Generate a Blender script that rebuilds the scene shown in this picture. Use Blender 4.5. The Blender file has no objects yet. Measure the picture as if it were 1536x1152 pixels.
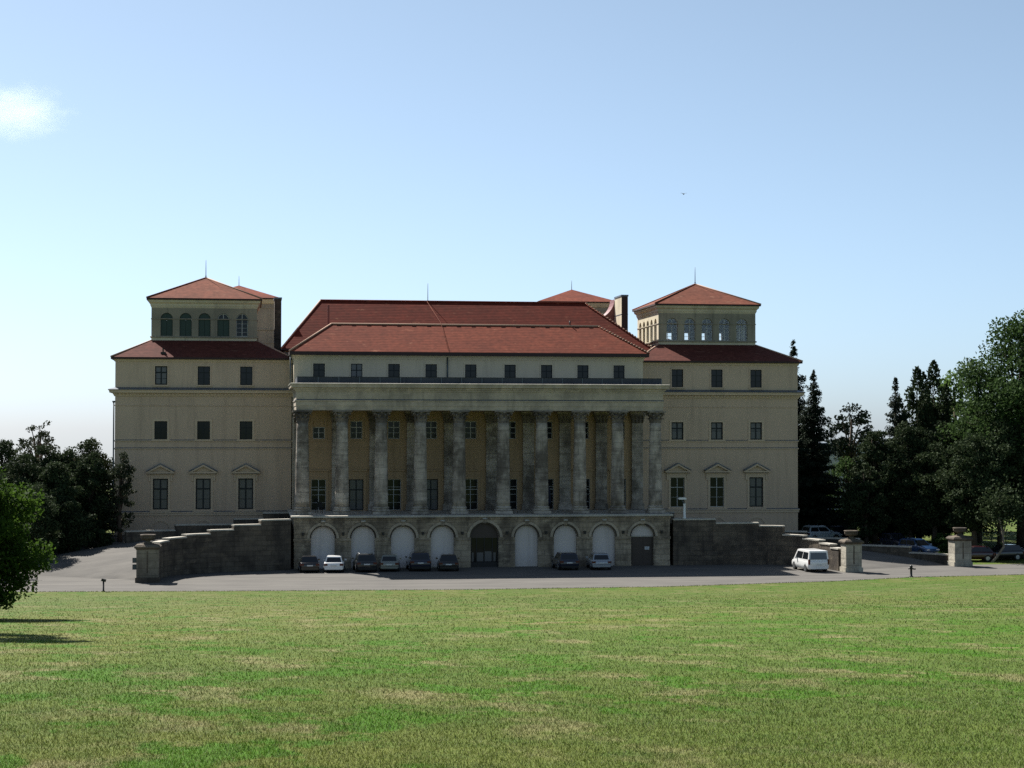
import bpy, bmesh, math, random
import numpy as np
from mathutils import Vector, Matrix, noise

R = math.radians
rng = np.random.default_rng(7)
rnd = random.Random(7)
scene = bpy.context.scene
COL = scene.collection

# ------------------------------------------------------------------ render / world / camera
scene.view_settings.view_transform = 'Standard'
scene.view_settings.look = 'None'
scene.view_settings.gamma = 1
scene.view_settings.exposure = 1.15
scene.cycles.max_bounces = 8
scene.cycles.volume_bounces = 6
scene.cycles.transparent_max_bounces = 16
scene.cycles.use_denoising = False
scene.cycles.use_adaptive_sampling = False
scene.cycles.denoiser = 'OPENIMAGEDENOISE'

SUN = Vector((-0.345, 0.611, 0.713)).normalized()      # direction towards the sun
EL = math.asin(SUN.z)
AZ = math.atan2(SUN.x, SUN.y)                           # clockwise from +Y

w = bpy.data.worlds.new("World")
scene.world = w
w.use_nodes = True
nt = w.node_tree
bg = nt.nodes['Background']
sky = nt.nodes.new('ShaderNodeTexSky')
sky.sky_type = 'NISHITA'
sky.sun_disc = False
sky.sun_elevation = EL
sky.sun_rotation = AZ
sky.altitude = 750
sky.air_density = 0.65
sky.dust_density = 1.40
sky.ozone_density = 8.5
hs = nt.nodes.new('ShaderNodeHueSaturation')
hs.inputs['Hue'].default_value = 0.480
hs.inputs['Saturation'].default_value = 0.70
nt.links.new(sky.outputs[0], hs.inputs['Color'])
nt.links.new(hs.outputs[0], bg.inputs[0])
bg.inputs[1].default_value = 0.064

ld = bpy.data.lights.new("sun", 'SUN')
ld.energy = 5.0
ld.angle = R(0.53)
ld.color = (1.0, 0.955, 0.88)
lo = bpy.data.objects.new("sun", ld)
COL.objects.link(lo)
lo.rotation_euler = SUN.to_track_quat('Z', 'Y').to_euler()
lo.location = SUN * 120

FPX, YAW, PIT, ROLL = 2768.31, 0.143, 0.0252, 0.0013
CAM = Vector((-21.86, -184.77, 12.634))
Fh = Vector((math.sin(YAW), math.cos(YAW), 0))
Fw = Fh * math.cos(PIT) + Vector((0, 0, 1)) * math.sin(PIT)
Rt0 = Vector((math.cos(YAW), -math.sin(YAW), 0))
Up0 = Vector((0, 0, 1)) * math.cos(PIT) - Fh * math.sin(PIT)
Rt = Rt0 * math.cos(ROLL) + Up0 * math.sin(ROLL)
Up = Up0 * math.cos(ROLL) - Rt0 * math.sin(ROLL)
cd = bpy.data.cameras.new("camera")
cd.sensor_width = 36
cd.lens = FPX / 1536 * 36
cd.clip_end = 20000
co = bpy.data.objects.new("camera", cd)
COL.objects.link(co)
m = Matrix((Rt, Up, -Fw)).transposed().to_4x4()
m.translation = CAM
co.matrix_world = m
scene.camera = co

# ------------------------------------------------------------------ materials
def newmat(name):
    m = bpy.data.materials.new(name)
    m.use_nodes = True
    return m, m.node_tree, m.node_tree.nodes['Principled BSDF']

def N(nt, t, **kw):
    n = nt.nodes.new(t)
    for k, v in kw.items():
        setattr(n, k, v)
    return n

def pos(nt, scale=(1, 1, 1), rot=(0, 0, 0)):
    g = N(nt, 'ShaderNodeNewGeometry')
    mp = N(nt, 'ShaderNodeMapping')
    mp.inputs['Scale'].default_value = scale
    mp.inputs['Rotation'].default_value = rot
    nt.links.new(g.outputs['Position'], mp.inputs[0])
    return mp.outputs[0]

def noise_fac(nt, vec, scale, detail=4, rough=0.55, lo=0.35, hi=0.65):
    n = N(nt, 'ShaderNodeTexNoise')
    n.inputs['Scale'].default_value = scale
    n.inputs['Detail'].default_value = detail
    n.inputs['Roughness'].default_value = rough
    nt.links.new(vec, n.inputs['Vector'])
    r = N(nt, 'ShaderNodeMapRange')
    r.inputs[1].default_value = lo
    r.inputs[2].default_value = hi
    nt.links.new(n.outputs[0], r.inputs[0])
    return r.outputs[0]

def mix(nt, fac, a, b, mode='MIX'):
    n = N(nt, 'ShaderNodeMix', data_type='RGBA', blend_type=mode)
    for sock, v in ((n.inputs[0], fac), (n.inputs[6], a), (n.inputs[7], b)):
        if hasattr(v, 'links') or hasattr(v, 'is_linked'):
            nt.links.new(v, sock)
        elif isinstance(v, tuple):
            sock.default_value = (*v, 1)
        else:
            sock.default_value = v
    return n.outputs[2]

def mul(nt, a, k):
    n = N(nt, 'ShaderNodeMath', operation='MULTIPLY')
    nt.links.new(a, n.inputs[0])
    if isinstance(k, (int, float)):
        n.inputs[1].default_value = k
    else:
        nt.links.new(k, n.inputs[1])
    return n.outputs[0]

def bump(nt, b, h, strength, dist):
    n = N(nt, 'ShaderNodeBump')
    n.inputs['Strength'].default_value = strength
    n.inputs['Distance'].default_value = dist
    nt.links.new(h, n.inputs['Height'])
    nt.links.new(n.outputs[0], b.inputs['Normal'])

def plain(name, c, rough=0.6, metal=0.0, spec=0.5, coat=0.0):
    m, nt, b = newmat(name)
    b.inputs['Base Color'].default_value = (*c, 1)
    b.inputs['Roughness'].default_value = rough
    b.inputs['Metallic'].default_value = metal
    b.inputs['Specular IOR Level'].default_value = spec
    b.inputs['Coat Weight'].default_value = coat
    return m

def plaster(name, c, stain, k=0.5):
    m, nt, b = newmat(name)
    big = noise_fac(nt, pos(nt, (0.12, 0.12, 0.2)), 1.0, 5, 0.6, 0.35, 0.7)
    streak = noise_fac(nt, pos(nt, (1.1, 1.1, 0.10)), 1.0, 6, 0.7, 0.50, 0.70)
    fine = noise_fac(nt, pos(nt), 2.5, 5, 0.6, 0.3, 0.7)
    c1 = mix(nt, mul(nt, big, k), c, stain)
    c2 = mix(nt, mul(nt, streak, k * 0.8), c1, tuple(s * 0.62 for s in stain))
    c3 = mix(nt, mul(nt, fine, 0.16), c2, tuple(s * 0.8 for s in c))
    nt.links.new(c3, b.inputs['Base Color'])
    b.inputs['Roughness'].default_value = 0.9
    b.inputs['Specular IOR Level'].default_value = 0.2
    return m

def stone(name, c, dark, light, k=0.8, bricks=None, bandscale=1.0):
    m, nt, b = newmat(name)
    blotch = noise_fac(nt, pos(nt, (0.5, 0.5, 0.35)), 1.0, 6, 0.65, 0.42, 0.62)
    streak = noise_fac(nt, pos(nt, (1.6, 1.6, 0.25)), 1.0, 5, 0.7, 0.5, 0.68)
    band = noise_fac(nt, pos(nt, (0.35, 0.35, 2.4 * bandscale)), 1.0, 4, 0.7, 0.5, 0.66)
    lt = noise_fac(nt, pos(nt, (0.9, 0.9, 1.5)), 1.0, 5, 0.65, 0.55, 0.75)
    c1 = mix(nt, mul(nt, blotch, k), c, dark)
    c2 = mix(nt, mul(nt, streak, k * 0.7), c1, tuple(s * 0.8 for s in dark))
    c3 = mix(nt, mul(nt, band, k * 0.6), c2, tuple(s * 1.1 for s in dark))
    c4 = mix(nt, mul(nt, lt, 0.7), c3, light)
    out = c4
    if bricks:
        g = N(nt, 'ShaderNodeNewGeometry')
        sx = N(nt, 'ShaderNodeSeparateXYZ')
        nt.links.new(g.outputs['Position'], sx.inputs[0])
        ad = N(nt, 'ShaderNodeMath', operation='ADD')
        nt.links.new(sx.outputs[0], ad.inputs[0])
        nt.links.new(sx.outputs[1], ad.inputs[1])
        cb = N(nt, 'ShaderNodeCombineXYZ')
        nt.links.new(ad.outputs[0], cb.inputs[0])
        nt.links.new(sx.outputs[2], cb.inputs[1])
        br = N(nt, 'ShaderNodeTexBrick')
        br.inputs['Scale'].default_value = 1.0
        br.inputs['Brick Width'].default_value = bricks[0]
        br.inputs['Row Height'].default_value = bricks[1]
        br.inputs['Mortar Size'].default_value = 0.025
        br.inputs['Color1'].default_value = (1, 1, 1, 1)
        br.inputs['Color2'].default_value = (0.66, 0.64, 0.62, 1)
        br.inputs['Mortar'].default_value = (0.3, 0.3, 0.3, 1)
        nt.links.new(cb.outputs[0], br.inputs['Vector'])
        out = mix(nt, 0.6, c4, br.outputs[0], 'MULTIPLY')
    nt.links.new(out, b.inputs['Base Color'])
    b.inputs['Roughness'].default_value = 0.92
    b.inputs['Specular IOR Level'].default_value = 0.2
    bump(nt, b, noise_fac(nt, pos(nt), 3.0, 6, 0.65, 0.2, 0.8), 0.5, 0.06)
    return m

def rooftile(name, c, dark, pale):
    m, nt, b = newmat(name)
    a = noise_fac(nt, pos(nt, (0.25, 0.25, 0.6)), 1.0, 6, 0.65, 0.38, 0.66)
    f = noise_fac(nt, pos(nt, (2.2, 2.2, 4.0)), 1.0, 3, 0.6, 0.35, 0.7)
    p = noise_fac(nt, pos(nt, (0.9, 0.9, 3.0)), 1.0, 5, 0.7, 0.60, 0.70)
    c1 = mix(nt, mul(nt, a, 0.75), c, dark)
    c2 = mix(nt, mul(nt, f, 0.75), c1, tuple(s * 0.42 for s in c))
    c3 = mix(nt, mul(nt, p, 0.55), c2, pale)
    nt.links.new(c3, b.inputs['Base Color'])
    b.inputs['Roughness'].default_value = 0.85
    b.inputs['Specular IOR Level'].default_value = 0.08
    wv = N(nt, 'ShaderNodeTexWave', wave_type='BANDS', bands_direction='Z')
    wv.inputs['Scale'].default_value = 1.75
    wv.inputs['Distortion'].default_value = 0.6
    nt.links.new(pos(nt), wv.inputs['Vector'])
    bump(nt, b, wv.outputs['Fac'], 0.16, 0.04)
    return m

def leafmat(name, c1, c2, trans=0.3):
    m, nt, b = newmat(name)
    at = N(nt, 'ShaderNodeAttribute', attribute_name='tint')
    col = mix(nt, at.outputs['Fac'], c1, c2)
    nt.links.new(col, b.inputs['Base Color'])
    b.inputs['Roughness'].default_value = 0.75
    b.inputs['Specular IOR Level'].default_value = 0.06
    t = N(nt, 'ShaderNodeBsdfTranslucent')
    tc = mix(nt, 0.5, col, tuple(min(1, x * 2.0) for x in c2))
    nt.links.new(tc, t.inputs[0])
    ms = N(nt, 'ShaderNodeMixShader')
    ms.inputs[0].default_value = trans
    nt.links.new(b.outputs[0], ms.inputs[1])
    nt.links.new(t.outputs[0], ms.inputs[2])
    nt.links.new(ms.outputs[0], nt.nodes['Material Output'].inputs[0])
    return m

M = {}
M['ochre'] = plaster('ochre_plaster', (0.57, 0.435, 0.315), (0.42, 0.325, 0.245))
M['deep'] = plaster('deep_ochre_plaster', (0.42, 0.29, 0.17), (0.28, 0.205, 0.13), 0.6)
M['attic'] = plaster('pale_green_plaster', (0.63, 0.53, 0.385), (0.50, 0.43, 0.33))
M['trim'] = plaster('cream_trim', (0.60, 0.47, 0.335), (0.45, 0.355, 0.265), 0.4)
M['tower'] = plaster('tower_plaster', (0.60, 0.54, 0.40), (0.36, 0.31, 0.24), 0.7)
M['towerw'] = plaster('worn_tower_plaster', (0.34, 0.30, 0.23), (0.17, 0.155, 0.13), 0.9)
M['stone'] = stone('weathered_column_stone', (0.48, 0.42, 0.355), (0.11, 0.092, 0.076), (0.62, 0.555, 0.48), 0.85, (4.1, 1.15))
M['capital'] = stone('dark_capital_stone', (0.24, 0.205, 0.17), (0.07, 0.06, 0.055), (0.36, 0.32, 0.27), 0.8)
M['archstone'] = stone('pale_archivolt_stone', (0.44, 0.37, 0.28), (0.20, 0.17, 0.13), (0.54, 0.46, 0.35), 0.7)
M['entab'] = stone('weathered_entablature_stone', (0.45, 0.38, 0.30), (0.22, 0.19, 0.155), (0.56, 0.47, 0.36), 0.65, None, 0.6)
M['base'] = stone('rusticated_base_stone', (0.42, 0.345, 0.25), (0.12, 0.10, 0.078), (0.58, 0.49, 0.36), 0.85, (1.3, 0.52))
M['ramp'] = stone('dark_ramp_stone', (0.145, 0.12, 0.092), (0.050, 0.043, 0.038), (0.24, 0.19, 0.135), 0.85, (1.1, 0.45))
M['pillar'] = stone('gate_pillar_stone', (0.42, 0.39, 0.32), (0.19, 0.175, 0.15), (0.55, 0.52, 0.43), 0.7, (1.4, 0.6))
M['coping'] = stone('pale_coping_stone', (0.46, 0.43, 0.37), (0.26, 0.25, 0.22), (0.56, 0.53, 0.46), 0.5)
M['panel'] = plaster('whitewashed_arch_panel', (0.66, 0.60, 0.56), (0.50, 0.455, 0.43), 0.5)
M['tile'] = rooftile('red_roof_tiles', (0.200, 0.050, 0.028), (0.118, 0.030, 0.020), (0.33, 0.14, 0.085))
M['tile2'] = rooftile('worn_roof_tiles', (0.195, 0.062, 0.037), (0.128, 0.046, 0.030), (0.29, 0.15, 0.095))
M['tilewing'] = rooftile('shaded_wing_roof_tiles', (0.120, 0.036, 0.026), (0.075, 0.026, 0.021), (0.20, 0.10, 0.07))  # tile colour darkened to carry the tower shadow on the wing roofs
M['pillardark'] = stone('dark_gate_pillar_stone', (0.24, 0.215, 0.17), (0.11, 0.10, 0.082), (0.34, 0.31, 0.25), 0.7, (1.4, 0.6))
M['interior'] = plain('dim_interior', (0.05, 0.047, 0.042), 0.9)  # tower inside painted near-black in place of interior shade
M['tiledark'] = rooftile('old_roof_tiles', (0.148, 0.026, 0.015), (0.082, 0.017, 0.011), (0.31, 0.13, 0.075))
M['ridge'] = plain('ridge_mortar', (0.38, 0.24, 0.17), 0.9)
M['fascia'] = plain('dark_red_gutter', (0.028, 0.011, 0.010), 0.7)
M['copper'] = plain('red_sheet_metal', (0.17, 0.05, 0.04), 0.5)
M['lead'] = plain('grey_sheet_metal', (0.10, 0.12, 0.15), 0.45, 0.3)
M['rail'] = plaster('blue_grey_parapet_sheet', (0.060, 0.066, 0.085), (0.035, 0.038, 0.048), 0.6)
M['frame'] = plain('dark_window_frame', (0.012, 0.017, 0.019), 0.6, 0, 0.3)
M['framew'] = plain('pale_window_frame', (0.42, 0.42, 0.40), 0.5)
M['glass'] = plain('window_glass', (0.012, 0.014, 0.017), 0.12, 0, 0.22)
M['curtain'] = plain('curtained_glass', (0.115, 0.115, 0.118), 0.2, 0, 0.3)
M['shutter'] = plain('dark_green_shutter', (0.012, 0.035, 0.028), 0.55)
M['door'] = plain('brown_door', (0.050, 0.034, 0.026), 0.55)
M['white'] = plain('white_paint', (0.72, 0.72, 0.70), 0.5)
M['iron'] = plain('black_iron', (0.012, 0.012, 0.013), 0.5, 0.2)
M['pipe'] = plain('rain_pipe', (0.07, 0.09, 0.10), 0.5, 0.4)
M['paper'] = plain('notice_paper', (0.55, 0.56, 0.56), 0.7)
M['black'] = plain('black_rubber', (0.012, 0.012, 0.012), 0.8)
M['rim'] = plain('alloy_rim', (0.35, 0.36, 0.37), 0.35, 0.8)
M['carglass'] = plain('car_glass', (0.010, 0.012, 0.015), 0.05, 0, 0.7)
M['redlamp'] = plain('red_lamp_glass', (0.07, 0.005, 0.006), 0.2)
M['clearlamp'] = plain('clear_lamp_glass', (0.55, 0.57, 0.6), 0.15)
M['plate'] = plain('white_number_plate', (0.6, 0.6, 0.58), 0.5)
M['bark'] = stone('grey_brown_bark', (0.10, 0.075, 0.055), (0.045, 0.036, 0.03), (0.16, 0.13, 0.10), 0.7)
M['palebark'] = stone('pale_bark', (0.24, 0.20, 0.16), (0.12, 0.10, 0.08), (0.32, 0.28, 0.22), 0.5)
M['bird'] = plain('dark_plumage', (0.01, 0.012, 0.016), 0.8)
M['farwall'] = plaster('grey_house_wall', (0.42, 0.43, 0.44), (0.32, 0.33, 0.34), 0.4)
M['brickred'] = plaster('red_hut_wall', (0.32, 0.07, 0.06), (0.2, 0.05, 0.05), 0.4)

# clear glazing of the open lantern tower: mostly see-through
mg, ntg, bgl = newmat('clear_glass')
tr = N(ntg, 'ShaderNodeBsdfTransparent')
gl = N(ntg, 'ShaderNodeBsdfGlossy')
gl.inputs['Roughness'].default_value = 0.05
msx = N(ntg, 'ShaderNodeMixShader')
msx.inputs[0].default_value = 0.04
ntg.links.new(tr.outputs[0], msx.inputs[1])
ntg.links.new(gl.outputs[0], msx.inputs[2])
ntg.links.new(msx.outputs[0], ntg.nodes['Material Output'].inputs[0])
M['clear'] = mg

def car_paint(name, c, rough=0.25, metal=0.0):
    return plain(name, c, rough, metal, 0.5, 0.6)

def grass_color(nt, blades):
    p = pos(nt, (1.0, 0.5, 1.0), (0, 0, 0.14))       # mower passes draw the patches out up and down the slope
    big = noise_fac(nt, p, 0.045, 5, 0.6, 0.40, 0.60)       # broad drier / greener areas
    med = noise_fac(nt, p, 0.66, 5, 0.66, 0.52, 0.565)      # lush clumps
    lush2 = noise_fac(nt, p, 0.15, 3, 0.5, 0.44, 0.50)
    stripe = noise_fac(nt, pos(nt, (0.035, 0.42, 0.1), (0, 0, 0.12)), 1.0, 4, 0.6, 0.42, 0.62)
    fine = noise_fac(nt, pos(nt), 2.3, 5, 0.7, 0.3, 0.7)
    straw = noise_fac(nt, p, 0.5, 5, 0.65, 0.51, 0.64)
    dry, olive, green, strawc = (0.140, 0.148, 0.030), (0.088, 0.134, 0.020), (0.046, 0.132, 0.001), (0.265, 0.215, 0.115)
    c = mix(nt, big, dry, olive)
    c = mix(nt, mul(nt, stripe, 0.45), c, (0.060, 0.100, 0.014))
    c = mix(nt, mul(nt, straw, 0.6), c, strawc)
    c = mix(nt, mul(nt, mul(nt, med, lush2), 0.9), c, green)
    c = mix(nt, mul(nt, fine, 0.38), c, (0.036, 0.056, 0.008))
    clump = noise_fac(nt, pos(nt), 1.1, 6, 0.7, 0.52, 0.66)
    c = mix(nt, mul(nt, clump, 0.45), c, (0.036, 0.085, 0.008))
    g_ = N(nt, 'ShaderNodeNewGeometry')                      # the turf towards the forecourt is greener and denser
    sy_ = N(nt, 'ShaderNodeSeparateXYZ')
    nt.links.new(g_.outputs['Position'], sy_.inputs[0])
    mr = N(nt, 'ShaderNodeMapRange')
    mr.inputs[1].default_value, mr.inputs[2].default_value = -140.0, -75.0
    nt.links.new(sy_.outputs[1], mr.inputs[0])
    c = mix(nt, mul(nt, mr.outputs[0], 0.42), c, (0.045, 0.068, 0.014))
    if blades:
        at = N(nt, 'ShaderNodeAttribute', attribute_name='tint')
        hi = N(nt, 'ShaderNodeMapRange')
        hi.inputs[1].default_value, hi.inputs[2].default_value = 0.72, 1.0
        nt.links.new(at.outputs['Fac'], hi.inputs[0])
        lo = N(nt, 'ShaderNodeMapRange')
        lo.inputs[1].default_value, lo.inputs[2].default_value = 0.42, 0.0
        nt.links.new(at.outputs['Fac'], lo.inputs[0])
        c = mix(nt, mul(nt, lo.outputs[0], 0.72), c, (0.018, 0.040, 0.005))
        c = mix(nt, mul(nt, hi.outputs[0], 0.62), c, (0.36, 0.33, 0.16))
    return c

m_, nt_, b_ = newmat('lawn_soil_and_grass')
nt_.links.new(grass_color(nt_, False), b_.inputs['Base Color'])
b_.inputs['Roughness'].default_value = 0.9
b_.inputs['Specular IOR Level'].default_value = 0.1
bump(nt_, b_, noise_fac(nt_, pos(nt_), 6.0, 6, 0.7, 0.2, 0.8), 0.8, 0.06)
M['lawn'] = m_
m_, nt_, b_ = newmat('grass_blades')
gc = grass_color(nt_, True)
nt_.links.new(gc, b_.inputs['Base Color'])
b_.inputs['Roughness'].default_value = 0.6
b_.inputs['Specular IOR Level'].default_value = 0.12
tl = N(nt_, 'ShaderNodeBsdfTranslucent')
nt_.links.new(gc, tl.inputs[0])
ms_ = N(nt_, 'ShaderNodeMixShader')
ms_.inputs[0].default_value = 0.30
nt_.links.new(b_.outputs[0], ms_.inputs[1])
nt_.links.new(tl.outputs[0], ms_.inputs[2])
nt_.links.new(ms_.outputs[0], nt_.nodes['Material Output'].inputs[0])
M['blade'] = m_
m_, nt_, b_ = newmat('pale_gravel_asphalt')
g1 = noise_fac(nt_, pos(nt_, (0.25, 0.5, 1)), 1.0, 6, 0.6, 0.35, 0.65)
g2 = noise_fac(nt_, pos(nt_, (1, 1, 1)), 5.0, 6, 0.7, 0.3, 0.7)
g3 = noise_fac(nt_, pos(nt_, (0.06, 0.9, 1), (0, 0, 0.25)), 1.0, 4, 0.6, 0.5, 0.7)
c = mix(nt_, g1, (0.128, 0.121, 0.111), (0.096, 0.091, 0.085))
c = mix(nt_, mul(nt_, g2, 0.35), c, (0.062, 0.060, 0.057))
c = mix(nt_, mul(nt_, g3, 0.65), c, (0.145, 0.137, 0.125))
nt_.links.new(c, b_.inputs['Base Color'])
b_.inputs['Roughness'].default_value = 0.95
b_.inputs['Specular IOR Level'].default_value = 0.15
M['gravel'] = m_

LEAF = {
    'bush': leafmat('bush_leaves', (0.016, 0.038, 0.007), (0.048, 0.088, 0.013), 0.3),
    'mid': leafmat('broad_leaves', (0.022, 0.046, 0.015), (0.050, 0.085, 0.026), 0.2),
    'dark': leafmat('dark_leaves', (0.020, 0.034, 0.016), (0.044, 0.062, 0.027), 0.12),
    'needle': leafmat('spruce_needles', (0.013, 0.022, 0.015), (0.028, 0.041, 0.025), 0.06),
    'yew': leafmat('yew_needles', (0.017, 0.030, 0.015), (0.040, 0.056, 0.025), 0.1),
    'olive': leafmat('olive_leaves', (0.022, 0.030, 0.018), (0.045, 0.055, 0.032), 0.12),
    'light': leafmat('fresh_leaves', (0.036, 0.070, 0.018), (0.080, 0.130, 0.034), 0.33),
}

# ------------------------------------------------------------------ mesh helpers
class MB:
    def __init__(s):
        s.v, s.f, s.m, s.sm, s.mats = [], [], [], [], []
    def mi(s, mat):
        if mat not in s.mats:
            s.mats.append(mat)
        return s.mats.index(mat)
    def add(s, vs, fs, mat, smooth=False):
        o = len(s.v)
        i = s.mi(mat)
        s.v.extend([tuple(p) for p in vs])
        for f in fs:
            s.f.append([o + k for k in f])
            s.m.append(i)
            s.sm.append(smooth)
    def quad(s, a, b, c, d, mat):
        s.add([a, b, c, d], [(0, 1, 2, 3)], mat)
    def box(s, x0, x1, y0, y1, z0, z1, mat):
        v = [(x, y, z) for z in (z0, z1) for y in (y0, y1) for x in (x0, x1)]
        s.add(v, [(0, 2, 3, 1), (4, 5, 7, 6), (0, 1, 5, 4), (2, 6, 7, 3), (0, 4, 6, 2), (1, 3, 7, 5)], mat)
    def prism(s, poly, d0, d1, axis, mat):
        """extrude a polygon (list of 2-D points) along an axis: 'x' -> (y,z) poly, 'y' -> (x,z), 'z' -> (x,y)"""
        n = len(poly)
        def P(a, b, d):
            return (d, a, b) if axis == 'x' else ((a, d, b) if axis == 'y' else (a, b, d))
        v = [P(a, b, d0) for a, b in poly] + [P(a, b, d1) for a, b in poly]
        f = [tuple(range(n))[::-1], tuple(range(n, 2 * n))] + [(i, (i + 1) % n, n + (i + 1) % n, n + i) for i in range(n)]
        s.add(v, f, mat)
    def lathe(s, prof, cx, cy, mat, n=20, smooth=True):
        v = []
        for r, z in prof:
            for k in range(n):
                a = 2 * math.pi * k / n
                v.append((cx + r * math.cos(a), cy + r * math.sin(a), z))
        f = []
        for i in range(len(prof) - 1):
            for k in range(n):
                k2 = (k + 1) % n
                f.append((i * n + k, i * n + k2, (i + 1) * n + k2, (i + 1) * n + k))
        s.add(v, f, mat, smooth)
        s.add(v[-n:], [tuple(range(n))], mat)
        s.add(v[:n], [tuple(range(n))[::-1]], mat)
    def tube(s, pts, r, mat, n=6, r2=None):
        pts = [Vector(p) for p in pts]
        v = []
        for i, p in enumerate(pts):
            d = (pts[min(i + 1, len(pts) - 1)] - pts[max(i - 1, 0)]).normalized()
            a = d.cross(Vector((0.3, 0.9, 0.2))).normalized()
            b = d.cross(a)
            t = i / max(1, len(pts) - 1)
            rr = r if r2 is None else r + (r2 - r) * t
            for k in range(n):
                q = 2 * math.pi * k / n
                v.append(p + a * (rr * math.cos(q)) + b * (rr * math.sin(q)))
        f = []
        for i in range(len(pts) - 1):
            for k in range(n):
                k2 = (k + 1) % n
                f.append((i * n + k, i * n + k2, (i + 1) * n + k2, (i + 1) * n + k))
        f.append(tuple(range(n))[::-1])
        f.append(tuple(range((len(pts) - 1) * n, len(pts) * n)))
        s.add(v, f, mat, True)
    def hip(s, x0, x1, y0, y1, z0, X0, X1, Y0, Y1, z1, mat, th=0.16, edge=None):
        """frustum / hip roof from an eave rectangle to a (possibly degenerate) top rectangle, with a closed underside"""
        v = [(x0, y0, z0), (x1, y0, z0), (x1, y1, z0), (x0, y1, z0), (X0, Y0, z1), (X1, Y0, z1), (X1, Y1, z1), (X0, Y1, z1)]
        fs = [(0, 1, 5, 4), (1, 2, 6, 5), (2, 3, 7, 6), (3, 0, 4, 7), (4, 5, 6, 7)]
        s.add(v, fs, mat)
        e = edge or mat
        lo_ = [(x0, y0, z0 - th), (x1, y0, z0 - th), (x1, y1, z0 - th), (x0, y1, z0 - th)]
        s.add(v[:4] + lo_, [(0, 4, 5, 1), (1, 5, 6, 2), (2, 6, 7, 3), (3, 7, 4, 0), (4, 7, 6, 5)], e)
    def build(s, name, parent=None, loc=None):
        me = bpy.data.meshes.new(name)
        me.from_pydata(s.v, [], s.f)
        for mt in s.mats:
            me.materials.append(mt)
        me.polygons.foreach_set('material_index', s.m)
        me.polygons.foreach_set('use_smooth', s.sm)
        bm = bmesh.new()
        bm.from_mesh(me)
        bmesh.ops.remove_doubles(bm, verts=bm.verts, dist=1e-5)
        bmesh.ops.recalc_face_normals(bm, faces=bm.faces)
        bm.to_mesh(me)
        bm.free()
        me.update()
        o = bpy.data.objects.new(name, me)
        COL.objects.link(o)
        if parent:
            o.parent = parent
        if loc is not None:
            o.location = loc
        return o

def empty(name, loc, rz=0.0):
    o = bpy.data.objects.new(name, None)
    COL.objects.link(o)
    o.location = loc
    o.rotation_euler = (0, 0, rz)
    return o

def tag(o, label=None, cat=None, group=None, kind=None):
    if label: o['label'] = label
    if cat: o['category'] = cat
    if group: o['group'] = group
    if kind: o['kind'] = kind
    return o

def dup(o, parent=None, loc=None):
    c = o.copy()
    COL.objects.link(c)
    c.parent = parent
    if loc is not None:
        c.location = loc
    for ch in list(o.children):
        dup(ch, c)
    return c

def wall(mb, org, ud, width, z0, z1, holes, depth, mat, rmat=None):
    """wall sheet with real openings; org = left bottom (z ignored), ud = unit direction, holes = (u0,u1,za,zb,arched); the reveal runs 'depth' along the inward normal"""
    ud = Vector(ud)
    nrm = Vector((-ud.y, ud.x, 0))          # inward for a wall walked left to right as seen from outside
    org = Vector((org[0], org[1], 0))
    rmat = rmat or mat
    def P(u, z, d=0.0):
        q = org + ud * u + nrm * d
        return (q.x, q.y, z)
    us = sorted({0.0, width, *[h[0] for h in holes], *[h[1] for h in holes]})
    zs = sorted({z0, z1, *[h[2] for h in holes], *[h[3] for h in holes]})
    for i in range(len(us) - 1):
        for j in range(len(zs) - 1):
            a, b, c, d = us[i], us[i + 1], zs[j], zs[j + 1]
            cu, cz = (a + b) / 2, (c + d) / 2
            if any(h[0] < cu < h[1] and h[2] < cz < h[3] for h in holes):
                continue
            mb.quad(P(a, c), P(b, c), P(b, d), P(a, d), mat)
    for h in holes:
        a, b, c, d = h[:4]
        if len(h) > 4 and h[4]:
            r = (b - a) / 2
            sp = d - r
            n = 14
            arc = [((a + b) / 2 - r * math.cos(math.pi * k / n), sp + r * math.sin(math.pi * k / n)) for k in range(n + 1)]
            for k in range(n):
                (ua, za), (ub, zb) = arc[k], arc[k + 1]
                mb.quad(P(ua, za), P(ub, zb), P(ub, d + 1e-4), P(ua, d + 1e-4), mat)
                mb.quad(P(ua, za), P(ub, zb), P(ub, zb, depth), P(ua, za, depth), rmat)
            top = sp
        else:
            mb.quad(P(a, d), P(b, d), P(b, d, depth), P(a, d, depth), rmat)
            top = d
        mb.quad(P(a, c), P(a, top), P(a, top, depth), P(a, c, depth), rmat)
        mb.quad(P(b, c), P(b, top), P(b, top, depth), P(b, c, depth), rmat)
        mb.quad(P(a, c), P(b, c), P(b, c, depth), P(a, c, depth), rmat)

def arc_pts(r, n=14):
    return [(-r * math.cos(math.pi * k / n), r * math.sin(math.pi * k / n)) for k in range(n + 1)]

def ring(mb, cx, cz, r0, r1, y0, y1, mat, n=18):
    """half-ring moulding (archivolt) between two depths"""
    a, b = arc_pts(r0, n), arc_pts(r1, n)
    for k in range(n):
        q = [(cx + a[k][0], cz + a[k][1]), (cx + a[k + 1][0], cz + a[k + 1][1]), (cx + b[k + 1][0], cz + b[k + 1][1]), (cx + b[k][0], cz + b[k][1])]
        mb.prism(q, y0, y1, 'y', mat)

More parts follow.
